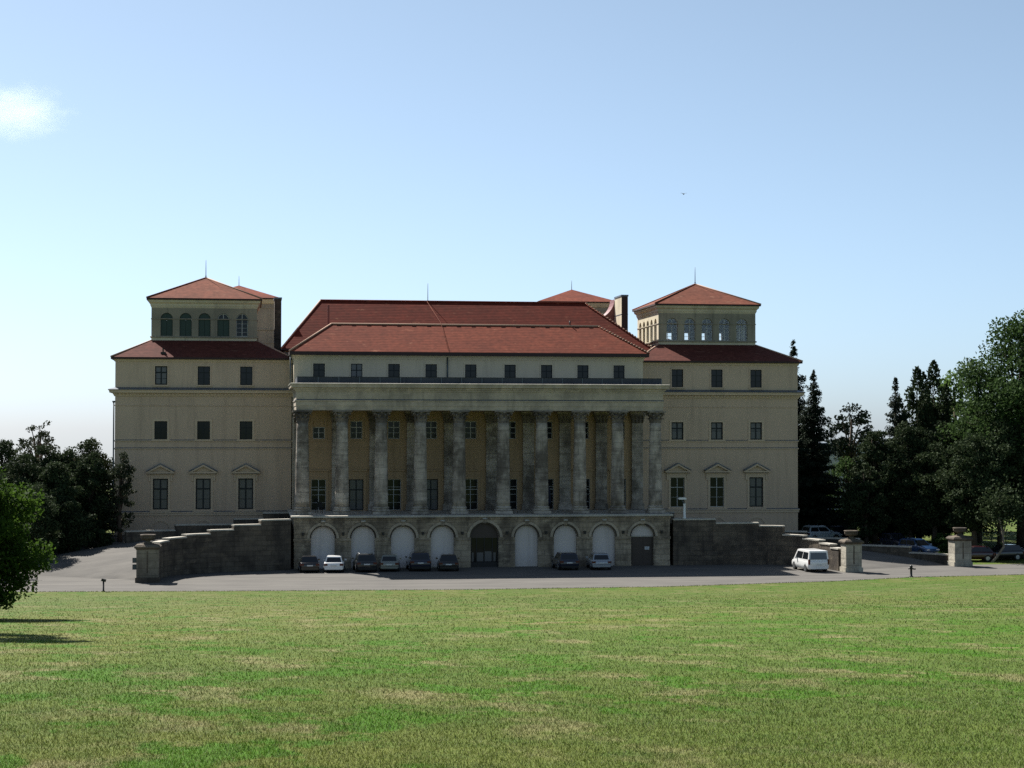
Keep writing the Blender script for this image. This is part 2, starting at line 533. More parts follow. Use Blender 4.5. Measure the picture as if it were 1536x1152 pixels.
def window(w_, h_, arched=False, rows=3, cols=2, fmat=None, gmat=None, transom=None, bar=0.07, mun=0.035, transl=None):
    """window mesh pair (frame, pane) with its origin at bottom centre, facing -Y"""
    fmat = fmat or M['frame']
    gmat = gmat or M['glass']
    f = MB()
    hw = w_ / 2
    r = hw
    sp = h_ - r if arched else h_
    y0, y1 = -0.05, 0.03
    f.box(-hw, -hw + bar, y0, y1, 0, sp, fmat)
    f.box(hw - bar, hw, y0, y1, 0, sp, fmat)
    f.box(-hw + bar, hw - bar, y0, y1, 0, bar, fmat)
    if arched:
        ring(f, 0, sp, r - bar, r, y0, y1, fmat, 14)
        f.box(-hw + bar, hw - bar, y0, y1, sp - bar / 2, sp + bar / 2, fmat)
    else:
        f.box(-hw + bar, hw - bar, y0, y1, h_ - bar, h_, fmat)
    top = h_ - bar if not arched else h_ - bar * 1.5
    if transom:
        f.box(-hw + bar, hw - bar, y0 + 0.012, y1 - 0.012, transom - bar * 0.6, transom + bar * 0.6, fmat)
    for i in range(1, cols):
        x = -hw + w_ * i / cols
        t = bar * 0.6 if (cols == 2 or 2 * i == cols) else mun
        f.box(x - t, x + t, y0 + 0.006, y1 - 0.006, bar, top, fmat)
    zt = sp if arched else h_
    for j in range(1, rows):
        z = zt * j / rows
        if transom and abs(z - transom) < 0.15:
            continue
        f.box(-hw + bar, hw - bar, y0 + 0.02, y1 - 0.02, z - mun / 2, z + mun / 2, fmat)
    g = MB()
    if arched:
        pts = [(-hw + 0.02, 0.02), (hw - 0.02, 0.02)] + [(x, sp + z) for x, z in reversed(arc_pts(r - 0.02))]
    else:
        pts = [(-hw + 0.02, 0.02), (hw - 0.02, 0.02), (hw - 0.02, h_ - 0.02), (-hw + 0.02, h_ - 0.02)]
    g.prism(pts, -0.008, 0.004, 'y', gmat)
    return f, g

def window_obj(parent, proto, loc, name='window'):
    """place a window: first use builds it, later uses copy frame and pane"""
    if 'obj' not in proto:
        f, g = proto['mb']
        o = f.build(name, parent, loc)
        g.build('pane', o)
        proto['obj'] = o
        return o
    return dup(proto['obj'], parent, loc)

# ------------------------------------------------------------------ terrain
EDGE = [(-400, -30), (-80, -33.0), (-40.8, -36.35), (-25.4, -37.7), (-4.5, -38.9), (11.9, -38.2), (27.0, -34.8), (35.0, -31.6), (46.0, -29.9), (80, -27), (400, -20)]
EX, EY = [p[0] for p in EDGE], [p[1] for p in EDGE]
def edge_y(x):
    return np.interp(x, EX, EY)
def sstep(a, b, x):
    t = np.clip((x - a) / (b - a), 0, 1)
    return t * t * (3 - 2 * t)
def ground_z(x, y):
    x = np.asarray(x, float)
    y = np.asarray(y, float)
    t = edge_y(x) - y
    tl_ = np.clip(t, 0, 175)
    lawn = 0.0768 * (np.sqrt(tl_ ** 2 + 16) - 4)
    lawn = lawn + 0.10 * np.sin(x * 0.11 + y * 0.045) * sstep(4, 25, t) * np.exp(-((x + 21.9) ** 2 + (y + 184.8) ** 2) / 60000) * (1 - sstep(110, 150, t))
    rise = 2.35 * sstep(-15.5, -2.0, y) * (1 - 0.62 * sstep(33, 38.5, x))
    far = -0.03 * np.clip(y - 75, 0, 8000)
    return np.where(t > 0, lawn, rise + far)
def gz(x, y):
    return float(ground_z(x, y))

xs = np.concatenate([np.array([-6000, -3000, -1500, -800, -400, -250, -160, -120, -100]), np.arange(-84, 92.1, 2.0), np.array([100, 120, 160, 250, 400, 800, 1500, 3000, 6000])])
tl1 = np.array([-6000, -3000, -1500, -700, -400, -260, -210, -190])
tls = np.concatenate([tl1, np.arange(-180, -12, 3.0), np.array([-12, -9, -6, -4, -2, -1, 0.0])])
tcs = np.concatenate([np.arange(0, 44.1, 1.1), np.array([48, 56, 70, 90, 120, 180, 300, 600, 1500, 3000, 6000])])
def sheet(name, ts, mat, keep=None):
    X, T = np.meshgrid(xs, ts)
    Y = edge_y(X) + T
    Z = ground_z(X, Y - 1e-6 if ts[0] < 0 else Y + 1e-6)
    v = np.stack([X, Y, Z], -1).reshape(-1, 3)
    nx = len(xs)
    f = []
    for j in range(len(ts) - 1):
        for i in range(nx - 1):
            cx_, cy_ = (xs[i] + xs[i + 1]) / 2, Y[j, i] * 0.5 + Y[j + 1, i] * 0.5
            if keep and not keep(cx_, cy_, (ts[j] + ts[j + 1]) / 2):
                continue
            a = j * nx + i
            f.append((a, a + 1, a + nx + 1, a + nx))
    me = bpy.data.meshes.new(name)
    used = sorted({k for q in f for k in q})
    mp = {k: i for i, k in enumerate(used)}
    me.from_pydata([tuple(v[k]) for k in used], [], [tuple(mp[k] for k in q) for q in f])
    me.materials.append(mat)
    for p in me.polygons:
        p.use_smooth = True
    o = bpy.data.objects.new(name, me)
    COL.objects.link(o)
    tag(o, kind='structure')
    return o
def is_court(x, y, t):
    if x < -44 and y > -30 + 0.0: return False
    if x > 100 or x < -84: return False
    if x > 46.5 and t > 12: return False
    return y < 1.0
sheet('lawn', tls, M['lawn'])
tag(sheet('forecourt', tcs, M['gravel'], is_court), kind='structure')
tag(sheet('ground', tcs, M['lawn'], lambda x, y, t: not is_court(x, y, t)), kind='structure')

# grass blades on the lawn, density falling with distance
def make_grass():
    n = 420000
    v = 860 + (1185 - 860) * rng.random(n) ** 0.8
    d = 4567.0 / (v - 851.4)
    d = d * (1 + 0.06 * rng.standard_normal(n))
    d = np.clip(d, 8, 175)
    lat = (rng.random(n) * 2 - 1) * (d * 0.335 + 1.5)
    px = CAM.x + Fh.x * d + Rt0.x * lat
    py = CAM.y + Fh.y * d + Rt0.y * lat
    ok = py < edge_y(px) - 0.02
    px, py, d = px[ok], py[ok], d[ok]
    # ragged tufts along the edge of the forecourt
    ne = 9000
    ex = -60 + 125 * rng.random(ne)
    px = np.concatenate([px, ex])
    py = np.concatenate([py, edge_y(ex) - 0.10 + 0.10 * rng.standard_normal(ne)])
    d = np.concatenate([d, np.full(ne, 150.0)])
    n = len(px)
    pz = ground_z(px, py) - 0.01
    h = (0.024 + 0.036 * rng.random(n)) * np.clip((d / 30) ** 0.35, 0.8, 1.5)
    h[-ne:] *= 0.6 + 1.0 * rng.random(ne) ** 2
    wd = np.clip(0.0031 * d ** 0.85 / 8.0, 0.003, 0.026) * (0.7 + 0.6 * rng.random(n))
    a = rng.random(n) * 2 * np.pi
    lean = h * (0.25 + 0.8 * rng.random(n))
    la = rng.random(n) * 2 * np.pi
    V = np.zeros((n, 3, 3), np.float32)
    V[:, 0] = np.stack([px - np.cos(a) * wd, py - np.sin(a) * wd, pz], 1)
    V[:, 1] = np.stack([px + np.cos(a) * wd, py + np.sin(a) * wd, pz], 1)
    V[:, 2] = np.stack([px + np.cos(la) * lean, py + np.sin(la) * lean, pz + h], 1)
    me = bpy.data.meshes.new('grass')
    me.vertices.add(n * 3)
    me.vertices.foreach_set('co', V.ravel())
    me.loops.add(n * 3)
    me.loops.foreach_set('vertex_index', np.arange(n * 3, dtype=np.int32))
    me.polygons.add(n)
    me.polygons.foreach_set('loop_start', np.arange(0, n * 3, 3, dtype=np.int32))
    me.polygons.foreach_set('loop_total', np.full(n, 3, np.int32))
    at = me.attributes.new('tint', 'FLOAT', 'FACE')
    at.data.foreach_set('value', rng.random(n).astype(np.float32))
    me.update(calc_edges=True)
    me.materials.append(M['blade'])
    o = bpy.data.objects.new('grass', me)
    COL.objects.link(o)
    tag(o, 'short mown grass blades covering the sloping lawn', 'grass', kind='stuff')
make_grass()

# ------------------------------------------------------------------ palace
palace = empty('palace', (0, 0, 0))
tag(palace, 'large ochre palace with red tiled roofs, corner towers and a grey columned portico', 'palace')

def molding(mb, x0, x1, y0, y1, prof, mat, sides='FLRB'):
    """sweep (out, z) profile around a rectangle"""
    for (o0, z0), (o1, z1) in zip(prof[:-1], prof[1:]):
        a = [(x0 - o0, y0 - o0, z0), (x1 + o0, y0 - o0, z0), (x1 + o0, y1 + o0, z0), (x0 - o0, y1 + o0, z0)]
        b = [(x0 - o1, y0 - o1, z1), (x1 + o1, y0 - o1, z1), (x1 + o1, y1 + o1, z1), (x0 - o1, y1 + o1, z1)]
        for k, sd in enumerate('FRBL'):
            if sd in sides:
                k2 = (k + 1) % 4
                mb.quad(a[k], a[k2], b[k2], b[k], mat)

COLX = [2.087 + 3.652 * i for i in range(5)]
COLX = [-x for x in COLX[::-1]] + COLX
GAP = [(COLX[i] + COLX[i + 1]) / 2 for i in range(9)]
WX = [30.17, 26.02, 21.87]
ATT, MID, LOW = (17.09, 18.93, 1.20), (11.72, 13.51, 1.24), (4.82, 7.86, 1.46)

P_att = {'mb': window(1.20, 1.84, rows=3, transom=1.22)}
P_attc = {'mb': window(1.20, 1.84, rows=3, transom=1.22, gmat=M['curtain'], bar=0.11)}
P_mid = {'mb': window(1.24, 1.79, rows=3, transom=1.15)}
P_midc = {'mb': window(1.24, 1.79, rows=2, transom=1.15, gmat=M['curtain'], bar=0.11, mun=0.05)}
P_low = {'mb': window(1.46, 3.04, rows=3, transom=2.02, bar=0.12, mun=0.05, gmat=M['curtain'])}
P_lowd = {'mb': window(1.46, 3.04, rows=3, transom=2.02, bar=0.055, mun=0.025, fmat=M['framew'])}

def pediment_surround(name, parent, loc):
    mb = MB()
    hw = LOW[2] / 2
    h = LOW[1] - LOW[0]
    for s in (-1, 1):
        a, b = sorted((s * hw, s * (hw + 0.22)))
        mb.box(a, b, -0.07, 0.0, -0.10, h, M['trim'])
        a, b = sorted((s * (hw + 0.24), s * (hw + 0.42)))
        mb.box(a, b, -0.12, 0.0, h - 0.25, h + 0.36, M['trim'])
    mb.box(-hw - 0.22, hw + 0.22, -0.073, 0.0, h, h + 0.20, M['trim'])
    mb.box(-hw - 0.40, hw + 0.40, -0.05, 0.0, h + 0.202, h + 0.50, M['trim'])
    mb.box(-hw - 0.62, hw + 0.62, -0.42, 0.0, h + 0.502, h + 0.64, M['trim'])
    k = hw + 0.62
    mb.prism([(-k + 0.1, h + 0.642), (k - 0.1, h + 0.642), (0, h + 1.20)], -0.08, 0.0, 'y', M['trim'])
    mb.prism([(-k, h + 0.645), (-k + 0.25, h + 0.645), (0, h + 1.20), (0, h + 1.40)], -0.46, 0.0, 'y', M['trim'])
    mb.prism([(k, h + 0.645), (0, h + 1.40), (0, h + 1.20), (k - 0.25, h + 0.645)], -0.46, 0.0, 'y', M['trim'])
    mb.box(-hw - 0.3, hw + 0.3, -0.16, 0.0, -0.22, -0.102, M['trim'])
    for s in (-1, 1):       # sheet-metal flashing on the raking cornice
        mb.prism([(s * (k + 0.04), h + 0.70), (s * (k + 0.04), h + 0.77), (0, h + 1.50), (0, h + 1.405)], -0.49, 0.0, 'y', M['lead'])
    mb.box(-hw - 0.60, hw + 0.60, -0.05, -0.001, h + 0.44, h + 0.50, M['ramp'])  # dark strip under the cornice, painted as its shadow line
    return mb.build(name, parent, loc)

def plain_surround(w_, h_, t, mat):
    mb = MB()
    hw = w_ / 2
    mb.box(-hw - t, -hw, -0.05, 0, 0, h_, mat)
    mb.box(hw, hw + t, -0.05, 0, 0, h_, mat)
    mb.box(-hw - t, hw + t, -0.053, 0, h_, h_ + t, mat)
    mb.box(-hw - t - 0.05, hw + t + 0.05, -0.12, 0, -0.12, 0, mat)
    return mb

ped0 = None
mid0 = att0 = arch0 = None
for side in (-1, 1):
    x0, x1 = (-34.6, -17.4) if side < 0 else (17.4, 34.6)
    mb = MB()
    cx = sorted([side * x for x in WX])
    holes = []
    for x in cx:
        for (za, zb, w_) in (ATT, MID, LOW):
            holes.append((x - x0 - w_ / 2, x - x0 + w_ / 2, za, zb))
    wall(mb, (x0, 0), (1, 0, 0), x1 - x0, -0.5, 19.7, holes, 0.24, M['ochre'])
    xo = x0 if side < 0 else x1
    # outer flank and back of the wing, with its own window rows
    fl = [(u - 0.6, u + 0.6, za, zb) for u in (5.0, 10.0, 15.0, 22.0, 29.0, 36.0, 43.0, 50.0) for (za, zb, w_) in (ATT, MID, LOW)]
    if side > 0:
        wall(mb, (xo, 0), (0, 1, 0), 58, -0.5, 19.7, fl, 0.24, M['ochre'])
    else:
        wall(mb, (xo, 58), (0, -1, 0), 58, -0.5, 19.7, [(58 - b, 58 - a, c, d) for a, b, c, d in fl], 0.24, M['ochre'])
    mb.quad((x0, 58, -0.5), (x1, 58, -0.5), (x1, 58, 19.7), (x0, 58, 19.7), M['ochre'])
    xi = x1 if side < 0 else x0
    mb.quad((xi, 0, -0.5), (xi, 58, -0.5), (xi, 58, 19.7), (xi, 0, 19.7), M['ochre'])
    # black sheet standing in for the darkness of the rooms behind the openings
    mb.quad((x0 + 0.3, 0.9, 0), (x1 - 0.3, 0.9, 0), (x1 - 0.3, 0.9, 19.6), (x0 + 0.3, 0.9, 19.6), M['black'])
    mb.build('wall', palace)
    mb = MB()
    Y1 = 57.6
    molding(mb, x0, x1, 0, Y1, [(0, 15.94), (0.10, 15.96), (0.14, 16.10), (0.20, 16.12), (0.22, 16.22), (0.52, 16.30), (0.55, 16.46), (0.64, 16.58)], M['trim'], 'FLR')
    k = x0 + 0.1
    while k < x1 - 0.15:
        mb.box(k, k + 0.17, -0.30, -0.14, 16.105, 16.215, M['trim'])
        k += 0.34
    mb.build('cornice', palace)
    mb = MB()
    molding(mb, x0, x1, 0, Y1, [(0.645, 16.575), (0.66, 16.62), (0.60, 16.66), (0.0, 16.84)], M['lead'], 'FLR')
    mb.build('cornice_flashing', palace)
    mb = MB()
    molding(mb, x0, x1, 0, Y1, [(0, 15.0), (0.06, 15.02), (0.06, 15.10), (0, 15.13)], M['ochre'], 'FLR')
    for z, o in ((11.50, 0.10), (10.72, 0.07)):
        molding(mb, x0, x1, 0, Y1, [(0, z), (o, z + 0.02), (o + 0.02, z + 0.12)], M['trim'], 'FLR')
        molding(mb, x0, x1, 0, Y1, [(o + 0.02, z + 0.12), (0, z + 0.20)], M['lead'], 'FLR')
    molding(mb, x0, x1, 0, Y1, [(0, 4.22), (0.10, 4.24), (0.10, 4.44), (0.16, 4.48), (0.16, 4.58)], M['trim'], 'FLR')
    molding(mb, x0, x1, 0, Y1, [(0.16, 4.58), (0, 4.68)], M['lead'], 'FLR')
    molding(mb, x0, x1, 0, Y1, [(0, 19.35), (0.08, 19.37), (0.16, 19.62)], M['trim'], 'FLR')
    mb.build('string_course', palace)
    for i, x in enumerate(cx):
        window_obj(palace, P_attc if (side < 0 and i == 0) else P_att, (x, 0.16, ATT[0]))
        window_obj(palace, P_midc if side > 0 else P_mid, (x, 0.16, MID[0]))
        window_obj(palace, P_lowd if (side > 0 and i < 2) else P_low, (x, 0.16, LOW[0]))
        if ped0 is None:
            ped0 = pediment_surround('window_surround', palace, (x, 0, LOW[0]))
            mid0 = plain_surround(MID[2], 1.79, 0.22, M['trim']).build('window_surround', palace, (x, 0, MID[0]))
            att0 = plain_surround(ATT[2], 1.84, 0.12, M['ochre']).build('window_surround', palace, (x, 0, ATT[0]))
            a_ = MB()
            ring(a_, 0, 0, 0.98, 1.12, -0.09, 0, M['trim'])
            ring(a_, 0, 0, 0.86, 0.98, -0.03, 0, M['ochre'])
            arch0 = a_.build('blind_arch', palace, (x, 0, 2.72))
        else:
            dup(ped0, palace, (x, 0, LOW[0]))
            dup(mid0, palace, (x, 0, MID[0]))
            dup(att0, palace, (x, 0, ATT[0]))
            dup(arch0, palace, (x, 0, 2.72))
    # low roof round the tower
    mb = MB()
    tx0, tx1 = (-31.35, -20.8) if side < 0 else (20.8, 31.25)
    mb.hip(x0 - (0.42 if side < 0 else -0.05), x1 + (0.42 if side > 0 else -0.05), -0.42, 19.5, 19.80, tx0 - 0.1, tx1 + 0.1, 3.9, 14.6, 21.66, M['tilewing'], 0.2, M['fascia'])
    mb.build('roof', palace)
    mb = MB()
    ex0, ex1 = x0 - (0.42 if side < 0 else 0), x1 + (0.42 if side > 0 else 0)
    xo, to = (ex0, tx0) if side < 0 else (ex1, tx1)
    mb.tube([(xo, -0.42, 19.84), (to, 3.95, 21.66)], 0.08, M['ridge'])
    mb.build('ridge_cap', palace)
    mb = MB()
    xi, ti = (x1, tx1) if side < 0 else (x0, tx0)
    mb.tube([(xi, -0.3, 19.84), (ti, 3.95, 21.66)], 0.09, M['ridge'])
    mb.build('ridge_cap', palace)
    # long rear range of the wing
    mb = MB()
    mb.hip(x0 - 0.3, x1 + 0.3, 19.5, 58.3, 19.9, (x0 + x1) / 2, (x0 + x1) / 2, 22, 54, 23.2, M['tile2'], 0.2, M['fascia'])
    mb.build('rear_roof', palace)

# roof vent on the left wing roof
mb = MB()
mb.box(-30.25, -29.75, 0.35, 0.62, 20.0, 20.35, M['iron'])
mb.box(-30.08, -29.95, 0.42, 0.55, 20.35, 20.75, M['iron'])
mb.build('roof_vent', palace)

# ---- towers
def tower_window(style):
    if style == 'low':
        f, g = window(0.96, 1.34, False, rows=3, cols=2, fmat=M['framew'], gmat=M['clear'], bar=0.05, mun=0.025)
        f.add(g.v, g.f, M['clear'])
        return f
    f, g = window(1.16, 2.30, True, rows=4, cols=2, fmat=M['framew'] if style == 'open' or style == 'white' else M['shutter'],
                  gmat=M['clear'] if style == 'open' else M['glass'], bar=0.05, mun=0.022)
    if style in ('open', 'white'):
        f.add(g.v, g.f, M['clear'] if style == 'open' else M['glass'])
        return f
    mb = MB()
    hw, sp = 0.58, 1.72
    top = 2.30 if style == 'shut' else sp
    for s in (-1, 1):
        a, b = sorted((s * 0.012, s * hw))
        mb.box(a, b, -0.05, 0.0, 0, sp, M['shutter'])
        for j in range(11):
            mb.box(a + 0.06, b - 0.06, -0.064, -0.05, 0.12 + j * 0.14, 0.20 + j * 0.14, M['shutter'])
    pts = [(x, sp + z) for x, z in arc_pts(hw)]
    if style == 'shut':
        mb.prism(pts, -0.045, 0.0, 'y', M['shutter'])
        for k in range(1, 6):
            a_ = math.pi * k / 6
            mb.box(-0.02, 0.02, -0.06, -0.045, sp + 0.05, sp + 0.5, M['shutter'])
    else:
        mb.prism(pts, -0.01, 0.0, 'y', M['glass'])
        ring(mb, 0, sp, hw - 0.06, hw, -0.05, 0.0, M['framew'], 14)
        mb.box(-0.03, 0.03, -0.045, -0.011, sp, sp + hw - 0.03, M['framew'])
        mb.box(-hw, hw, -0.06, -0.011, sp, sp + 0.07, M['framew'])
    return mb

TW = {}
def tower(side):
    x0, x1 = (-31.35, -20.8) if side < 0 else (20.8, 31.25)
    y0, y1 = 4.0, 14.5
    cx, cy = (x0 + x1) / 2, (y0 + y1) / 2
    W, D = x1 - x0, y1 - y0
    mb = MB()
    za, zb = 22.12, 24.45
    def holes(L, low=False):
        if low:
            return [(L / 2 + k * 1.88 - 0.48, L / 2 + k * 1.88 + 0.48, za, za + 1.34) for k in range(-2, 3)]
        return [(L / 2 + k * 1.88 - 0.60, L / 2 + k * 1.88 + 0.60, za, zb, True) for k in range(-2, 3)]
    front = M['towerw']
    for org, ud, L, mt in (((x0, y0), (1, 0, 0), W, front), ((x1, y0), (0, 1, 0), D, M['tower']),
                           ((x1, y1), (-1, 0, 0), W, M['tower']), ((x0, y1), (0, -1, 0), D, M['tower'])):
        low = side > 0 and ud == (-1, 0, 0)  # low back openings made up so brightness shows only low in the front arches
        wall(mb, org, ud, L, 21.95, 24.95, holes(L, low), 0.36, mt)
        u = Vector(ud)
        a = Vector((*org, 0))
        b = a + u * L
        for z0_, z1_ in ((20.2, 21.95), (24.95, 25.75)):
            mb.quad((a.x, a.y, z0_), (b.x, b.y, z0_), (b.x, b.y, z1_), (a.x, a.y, z1_), M['tower'])
        # inner faces of the piers
        nrm = Vector((-u.y, u.x, 0)) * 0.36
        ia, ib = a + nrm + u * 0.36, b + nrm - u * 0.36
        im = MB()
        wall(im, (ia.x, ia.y), ud, L - 0.72, 21.3, 25.6, [(h[0] - 0.36, h[1] - 0.36) + tuple(h[2:]) for h in holes(L, low)], 0.0005, M['interior'])
        mb.add(im.v, im.f, M['interior'])
    mb.quad((x0, y0, 21.3), (x1, y0, 21.3), (x1, y1, 21.3), (x0, y1, 21.3), M['interior'])
    mb.quad((x0, y0, 25.6), (x1, y0, 25.6), (x1, y1, 25.6), (x0, y1, 25.6), M['interior'])
    t = mb.build('tower', palace)
    mb = MB()
    molding(mb, x0, x1, y0, y1, [(0, 21.92), (0.10, 21.94), (0.13, 22.05), (0, 22.10)], M['towerw'])
    molding(mb, x0, x1, y0, y1, [(0, 23.78), (0.05, 23.80), (0.05, 23.88), (0, 23.90)], M['towerw'])
    molding(mb, x0, x1, y0, y1, [(0, 25.0), (0.05, 25.02), (0.05, 25.12), (0.10, 25.14), (0.12, 25.36), (0.30, 25.52), (0.34, 25.74)], M['tower'])
    mb.build('cornice', t)
    mb = MB()
    mb.hip(x0 - 0.48, x1 + 0.48, y0 - 0.48, y1 + 0.48, 25.92, cx - 0.02, cx + 0.02, cy - 0.02, cy + 0.02, 28.45, M['tile2'], 0.17, M['fascia'])
    mb.build('roof', t)
    mb = MB()
    for sx, mt in ((-1, M['tile2']), (1, M['ridge'])):
        for sy in (-1, 1):
            mb.tube([(cx + sx * (W / 2 + 0.48), cy + sy * (D / 2 + 0.48), 25.96), (cx, cy, 28.47)], 0.07, mt)
    mb.build('ridge_cap', t)
    mb = MB()
    mb.tube([(cx, cy, 28.4), (cx, cy, 30.3)], 0.045, M['iron'], 6, 0.02)
    mb.lathe([(0.02, 28.55), (0.09, 28.62), (0.02, 28.72)], cx, cy, M['iron'], 8)
    mb.build('lightning_rod', t)
    def put(style, loc, rz):
        if style not in TW:
            TW[style] = tower_window(style).build('window', t, loc)
            o = TW[style]
        else:
            o = dup(TW[style], t, loc)
        o.rotation_euler = (0, 0, rz)
    for k in range(-2, 3):
        st = ('shut', 'shut', 'shut', 'half', 'white')[k + 2] if side < 0 else 'open'
        put(st, (cx + k * 1.88, y0 + 0.22, za), 0)
        st2 = 'shut' if side < 0 else 'open'
        put(st2, (x1 - 0.22, cy + k * 1.88, za), math.pi / 2)
        put(st2, (x0 + 0.22, cy + k * 1.88, za), -math.pi / 2)
        put('low' if side > 0 else st2, (cx + k * 1.88, y1 - 0.22, za), math.pi)
tower(-1)
tower(1)

# towers of the street side, far behind
for side in (-1, 1):
    x0, x1 = (-27.9, -17.9) if side < 0 else (17.2, 27.2)
    y0, y1 = 59.0, 69.0
    cx, cy = (x0 + x1) / 2, 64.0
    mb = MB()
    for org, ud in (((x0, y0), (1, 0, 0)), ((x1, y0), (0, 1, 0)), ((x1, y1), (-1, 0, 0)), ((x0, y1), (0, -1, 0))):
        wall(mb, org, ud, 10.0, 0, 29.8, [], 0.3, M['towerw'])
    t = mb.build('rear_tower', palace)
    mb = MB()
    for z, o in ((25.7, 0.12), (28.6, 0.06), (24.0, 0.06)):
        molding(mb, x0, x1, y0, y1, [(0, z), (o, z + 0.03), (o, z + 0.18), (0, z + 0.2)], M['towerw'])
    molding(mb, x0, x1, y0, y1, [(0, 29.2), (0.1, 29.25), (0.3, 29.6), (0.35, 29.78)], M['tower'])
    mb.build('cornice', t)
    mb = MB()
    mb.hip(x0 - 0.5, x1 + 0.5, y0 - 0.5, y1 + 0.5, 29.95, cx - 0.02, cx + 0.02, cy - 0.02, cy + 0.02, 31.95, M['tile'], 0.17, M['fascia'])
    mb.build('roof', t)
    mb = MB()
    mb.tube([(cx, cy, 31.9), (cx, cy, 33.2)], 0.045, M['iron'], 6, 0.02)
    mb.build('lightning_rod', t)

# ---- main block: attic storey, roofs, chimneys
mb = MB()
hol = [(x + 17.3 - 0.565, x + 17.3 + 0.565, 17.3, 19.13) for x in GAP]
wall(mb, (-17.3, -4.44), (1, 0, 0), 34.6, 16.9, 20.0, hol, 0.22, M['attic'])
wall(mb, (17.3, -4.44), (0, 1, 0), 8, 2, 20.0, [], 0.2, M['attic'])
wall(mb, (-17.3, 3.56), (0, -1, 0), 8, 2, 20.0, [], 0.2, M['attic'])
mb.box(-17.2, 17.2, -3.9, -3.8, 5, 19.9, M['black'])  # black sheet in place of room darkness behind the windows
mb.box(-18.1, 19.8, 3.57, 18, 2, 20.68, M['attic'])
mb.build('attic_wall', palace)
mb = MB()
molding(mb, -17.3, 17.3, -4.44, 3.0, [(0, 19.55), (0.06, 19.57), (0.10, 19.75), (0.30, 19.98)], M['attic'], 'FLR')
mb.build('cornice', palace)
P_a1 = {'mb': window(1.13, 1.83, rows=3, transom=1.2)}
P_a2 = {'mb': window(1.13, 1.83, rows=3, transom=1.2, gmat=M['curtain'])}
for i, x in enumerate(GAP):
    window_obj(palace, P_a2 if i == 1 else P_a1, (x, -4.30, 17.3))
ws = plain_surround(1.13, 1.83, 0.11, M['attic'])
wso = None
for x in GAP:
    if wso is None:
        wso = ws.build('window_surround', palace, (x, -4.44, 17.3))
    else:
        dup(wso, palace, (x, -4.44, 17.3))
mb = MB()
mb.hip(-17.75, 17.75, -5.35, 4.6, 20.28, -13.5, 13.5, -0.62, -0.58, 23.2, M['tile'], 0.34, M['fascia'])
mb.build('front_roof', palace)
mb = MB()
mb.hip(-18.4, 20.2, 2.7, 18.2, 20.9, -14.2, 14.0, 9.5, 9.54, 26.25, M['tiledark'], 0.2, M['fascia'])
mb.build('main_roof', palace)
for p0, p1, r_, mt in (((-13.5, -0.6, 23.24), (13.5, -0.6, 23.24), 0.09, 'ridge'), ((-17.75, -5.35, 20.32), (-13.5, -0.6, 23.24), 0.09, 'ridge'),
                       ((-14.2, 9.5, 26.28), (14.0, 9.5, 26.28), 0.10, 'tiledark'), ((-18.4, 2.7, 20.9), (-14.2, 9.5, 26.28), 0.08, 'ridge')):
    mb = MB()
    mb.tube([p0, p1], r_, M[mt])
    mb.build('ridge_cap', palace)
# right-hand hips: ridge tiles bedded in pale mortar
for a, b, n in (((17.75, -5.35, 20.3), (13.5, -0.6, 23.22), 19), ((20.2, 2.7, 20.9), (14.0, 9.5, 26.28), 26)):
    mb = MB()
    a, b = Vector(a), Vector(b)
    mb.tube([a, b], 0.08, M['tile'])
    for k in range(n):
        p = a.lerp(b, (k + 0.5) / n)
        mb.lathe([(0.02, p.z - 0.04), (0.13, p.z), (0.12, p.z + 0.10), (0.02, p.z + 0.13)], p.x, p.y - 0.02, M['ridge'], 6)
    mb.build('ridge_cap', palace)
mb = MB()
k = -13.0
while k < 13.4:
    mb.box(k, k + 0.42, -0.93, -0.83, 22.93, 23.06, M['fascia'])
    k += 1.5
mb.build('snow_guard', palace)
mb = MB()
mb.tube([(-3.0, 9.46, 26.3), (-2.55, -0.62, 23.36), (-2.3, -5.38, 20.4)], 0.018, M['tile2'], 5)
mb.build('lightning_cable', palace)
mb = MB()
mb.tube([(-2.9, 9.5, 26.2), (-2.9, 9.5, 28.2)], 0.04, M['iron'], 6, 0.02)
mb.build('lightning_rod', palace)
mb = MB()
mb.tube([(10.6, -0.5, 23.2), (10.6, -0.5, 23.75)], 0.07, M['iron'])
mb.build('roof_vent', palace)
mb = MB()
mb.box(-13.72, -13.5, 3.9, 4.12, 21.8, 25.4, M['copper'])
mb.build('roof_flue', palace)
for x, y, za, zb in ((-2.32, -4.55, 16.95, 20.0), (-17.62, -4.2, 16.9, 19.9), (-34.72, -0.12, 2.4, 15.4)):
    mb = MB()
    mb.tube([(x, y, za), (x, y, zb)], 0.075, M['pipe'], 8)
    mb.lathe([(0.06, zb - 0.12), (0.15, zb), (0.15, zb + 0.1)], x, y, M['pipe'], 8)
    mb.build('downpipe', palace)
mb = MB()
mb.box(17.68, 18.36, 8.0, 11.7, 19, 26.95, M['tower'])
mb.box(17.70, 18.36, 7.95, 7.998, 19, 26.95, M['fascia'])
mb.box(17.62, 18.42, 7.92, 11.76, 26.95, 27.12, M['lead'])
mb.box(17.655, 18.385, 7.975, 11.725, 25.0, 25.08, M['lead'])
mb.build('chimney', palace)
mb = MB()
mb.box(-19.0, -18.3, 8.0, 11.7, 19, 26.25, M['ramp'])
mb.box(-19.06, -18.24, 7.94, 11.76, 26.25, 26.42, M['lead'])
mb.build('chimney', palace)
